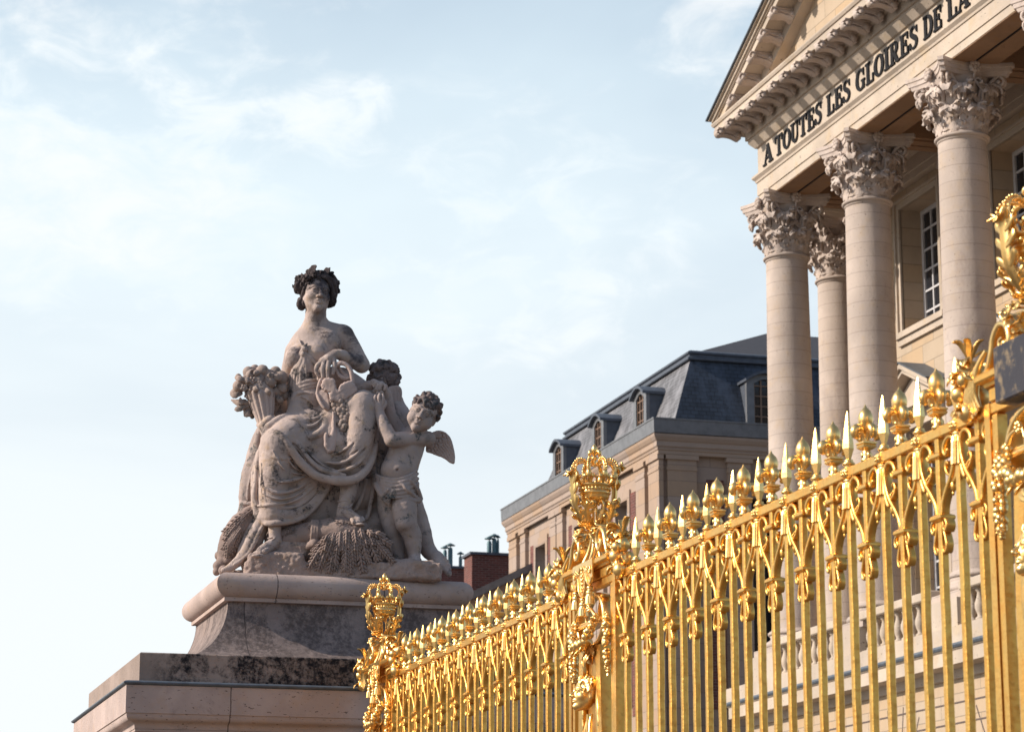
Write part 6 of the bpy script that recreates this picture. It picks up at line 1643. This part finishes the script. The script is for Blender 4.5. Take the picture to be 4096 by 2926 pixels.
for layer in range(3):                                            # ears fall in a fan from the tied sheaf
    n_ = (11, 10, 8)[layer]
    for k in range(n_):
        u = (k+.5*(layer % 2))/(n_-1)
        a0 = (1010+360*u, 2440-70*math.sin(PI*u)-layer*10, 300+layer*18)
        ex = 845+735*u+rnd.uniform(-24, 24); ey = (2640+150*math.sin(PI*min(1, u*1.05+.12))**.7)-layer*100+rnd.uniform(-42, 18)
        ex = 1180+(ex-1180)*(1-.14*layer)
        st_ = ((a0[0]+ex)/2, (a0[1]+ey)/2-30-30*math.sin(PI*u), 372+layer*14)
        mid2 = ((a0[0]+ex*2)/3, (a0[1]+ey*2)/3-12, 376+layer*14)
        ear(m, [(a0[0]*.35+st_[0]*.65, a0[1]*.35+st_[1]*.65, 350+layer*14), mid2, (ex, ey, 352+layer*10)], rnd.uniform(18, 24))
for k in range(9):
    u = k/8; ear(m, [(1040+300*u, 2410-30*math.sin(PI*u), 345), (1000+370*u, 2455, 395), (970+420*u, 2530+rnd.uniform(-40, 30), 400)], 18)
for p in (((1000, 2430, 330), (930, 2500, 350), (850, 2600, 320)), ((1060, 2400, 330), (960, 2470, 370), (870, 2560, 350)), ((1330, 2380, 330), (1440, 2420, 330), (1520, 2530, 280)), ((1350, 2360, 300), (1470, 2430, 280), (1545, 2560, 230))): ear(m, p, 15)
C = Clay(6.5, S3)
C.T([(560, 2480, 110), (740, 2440, 160), (880, 2400, 205)], [110, 112, 96], 20); C.T([(880, 2400, 205), (1000, 2385, 225), (1120, 2390, 230), (1260, 2410, 220)], [96, 108, 128, 120], 20)
C.T([(1000, 2520, 200), (1250, 2560, 210), (1450, 2580, 170)], [130, 150, 110], 30)
for k in range(24):                                               # straws
    a = -1.5+3.0*k/23; j = rnd.uniform(-6, 6)
    ce = [(590, 2470, 115), (740, 2437, 160), (865, 2402, 203)]
    C.T([(x+j, y-math.sin(a)*r, w+math.cos(a)*r) for (x, y, w), r in zip(ce, (114, 115, 99))], [6, 8, 7], 3, True)
    ce = [(885, 2400, 207), (1000, 2385, 228), (1110, 2390, 232), (1230, 2420, 240)]
    C.T([(x, y-math.sin(a)*r+(0 if i < 2 else 10*a), w+math.cos(a)*r) for i, ((x, y, w), r) in enumerate(zip(ce, (99, 111, 130, 126)))], [8, 8, 7, 5], 3, True)
for dx in (-24, 0, 24):
    C.T([(885+dx+8*math.sin(a), 2400-math.sin(a)*104, 206+math.cos(a)*104) for a in [-1.7+.34*i for i in range(11)]], [13]*11, 5, seg=2)
C.T([(1375, 2425, 330), (1380, 2450, 360)], [28, 28], 4); C.B(1383, 2455, 385, 17, 3, True); C.T([(1412, 2500, 330), (1420, 2520, 350)], [26, 26], 4); C.B(1424, 2526, 374, 15, 3, True)
C.T([(830, 2520, 260), (880, 2500, 300), (910, 2510, 280)], [34, 40, 24], 8)
sheaf = smesh('wheat_sheaf', C, M_WHEAT)
spart('wheat_ears', m, M_WHEAT, sheaf)
m = mbs()                                                         # second sheaf at the left edge
for k in range(20):
    u = k/19; x0 = 380-60*u; y0 = 2180+110*u; x1 = 110+rnd.uniform(-15, 110)+70*u*0; y1 = 2380+170*u+rnd.uniform(-30, 30)
    ear(m, [(x0, y0, 120+30*rnd.random()), ((x0+x1)/2-15, (y0+y1)/2-25, 190), (x1, y1, 150+30*rnd.random())], rnd.uniform(16, 21))
for k in range(8): ear(m, [(250-12*k, 2360+12*k, 200), (190-8*k, 2450+10*k, 215), (160-6*k+rnd.uniform(-15, 15), 2560+8*k, 190)], 15)
C = Clay(7, S3); C.T([(390, 2200, 60), (250, 2340, 90), (170, 2480, 90), (120, 2600, 90)], [70, 110, 110, 80], 20)
C.T([(360, 2180, 130), (300, 2200, 140), (240, 2260, 140)], 12, 5)
for x, y, w, r in ((60, 2600, 60, 42), (90, 2660, 110, 62), (50, 2690, 120, 48), (130, 2640, 150, 40), (35, 2740, 130, 36), (100, 2730, 190, 46)): C.B(x, y, w, r, 6)
s2 = smesh('wheat_bundle', C, M_WHEAT); spart('wheat_ears', m, M_WHEAT, s2)
# ------------------------------------------------------------------ rocky base slab
def local_box(C, x0, x1, w0, w1, z0, z1, k=14, r=20, slope=0):
    c = np.array(((x0+x1)/2, (w0+w1)/2, (z0+z1)/2)); hf = np.array(((x1-x0)/2, (w1-w0)/2, (z1-z0)/2))
    def f(X, Y, Z):
        q = [np.abs(X-c[0])-hf[0]+r, np.abs(Y-c[1])-hf[1]+r, np.abs(Z-c[2]-slope*(X-c[0]))-hf[2]+r]
        return np.sqrt(sum(np.maximum(a, 0)**2 for a in q))+np.minimum(np.maximum(np.maximum(q[0], q[1]), q[2]), 0)-r
    C._push(f, c-hf-(0, 0, 80), c+hf+(0, 0, 80), k, False)
C = Clay(9, S3)
a, b = S3((270, 2720, 330)), S3((1985, 2760, 330))
local_box(C, a[0], b[0], -620, 355, -12, 128, 14, 22); local_box(C, a[0]+30, S3((840, 0, 330))[0], -500, 372, -12, 205, 30, 40)
local_box(C, S3((180, 0, 0))[0], a[0]+40, -500, 240, -12, 70, 30, 30)
local_box(C, S3((1560, 0, 330))[0], b[0]-40, -400, 330, -12, 160, 40, 40, -.05)
C.T([(620, 2560, 150), (850, 2540, 150), (1100, 2560, 120)], [110, 110, 120], 50); C.T([(300, 2640, 150), (450, 2640, 200), (600, 2640, 200)], [70, 60, 70], 40)
C.T([(560, 2370, -110), (780, 2360, -130)], [110, 120], 30); C.T([(1520, 2560, -130), (1680, 2560, -130)], [120, 120], 30); C.T([(900, 2350, -220), (1200, 2400, -220), (1450, 2450, -200)], [260, 260, 220], 40)
rnd = random.Random(9)
for k in range(26): C.B(rnd.uniform(500, 720), rnd.uniform(2640, 2740), 402+rnd.uniform(-6, 8), rnd.uniform(16, 34), 5, True)
for k in range(40): C.B(rnd.uniform(280, 1980), rnd.uniform(2640, 2790), rnd.uniform(372, 395), rnd.uniform(8, 18), 6, True)
smesh('rock_base', C, M_ROCK, rough=14)
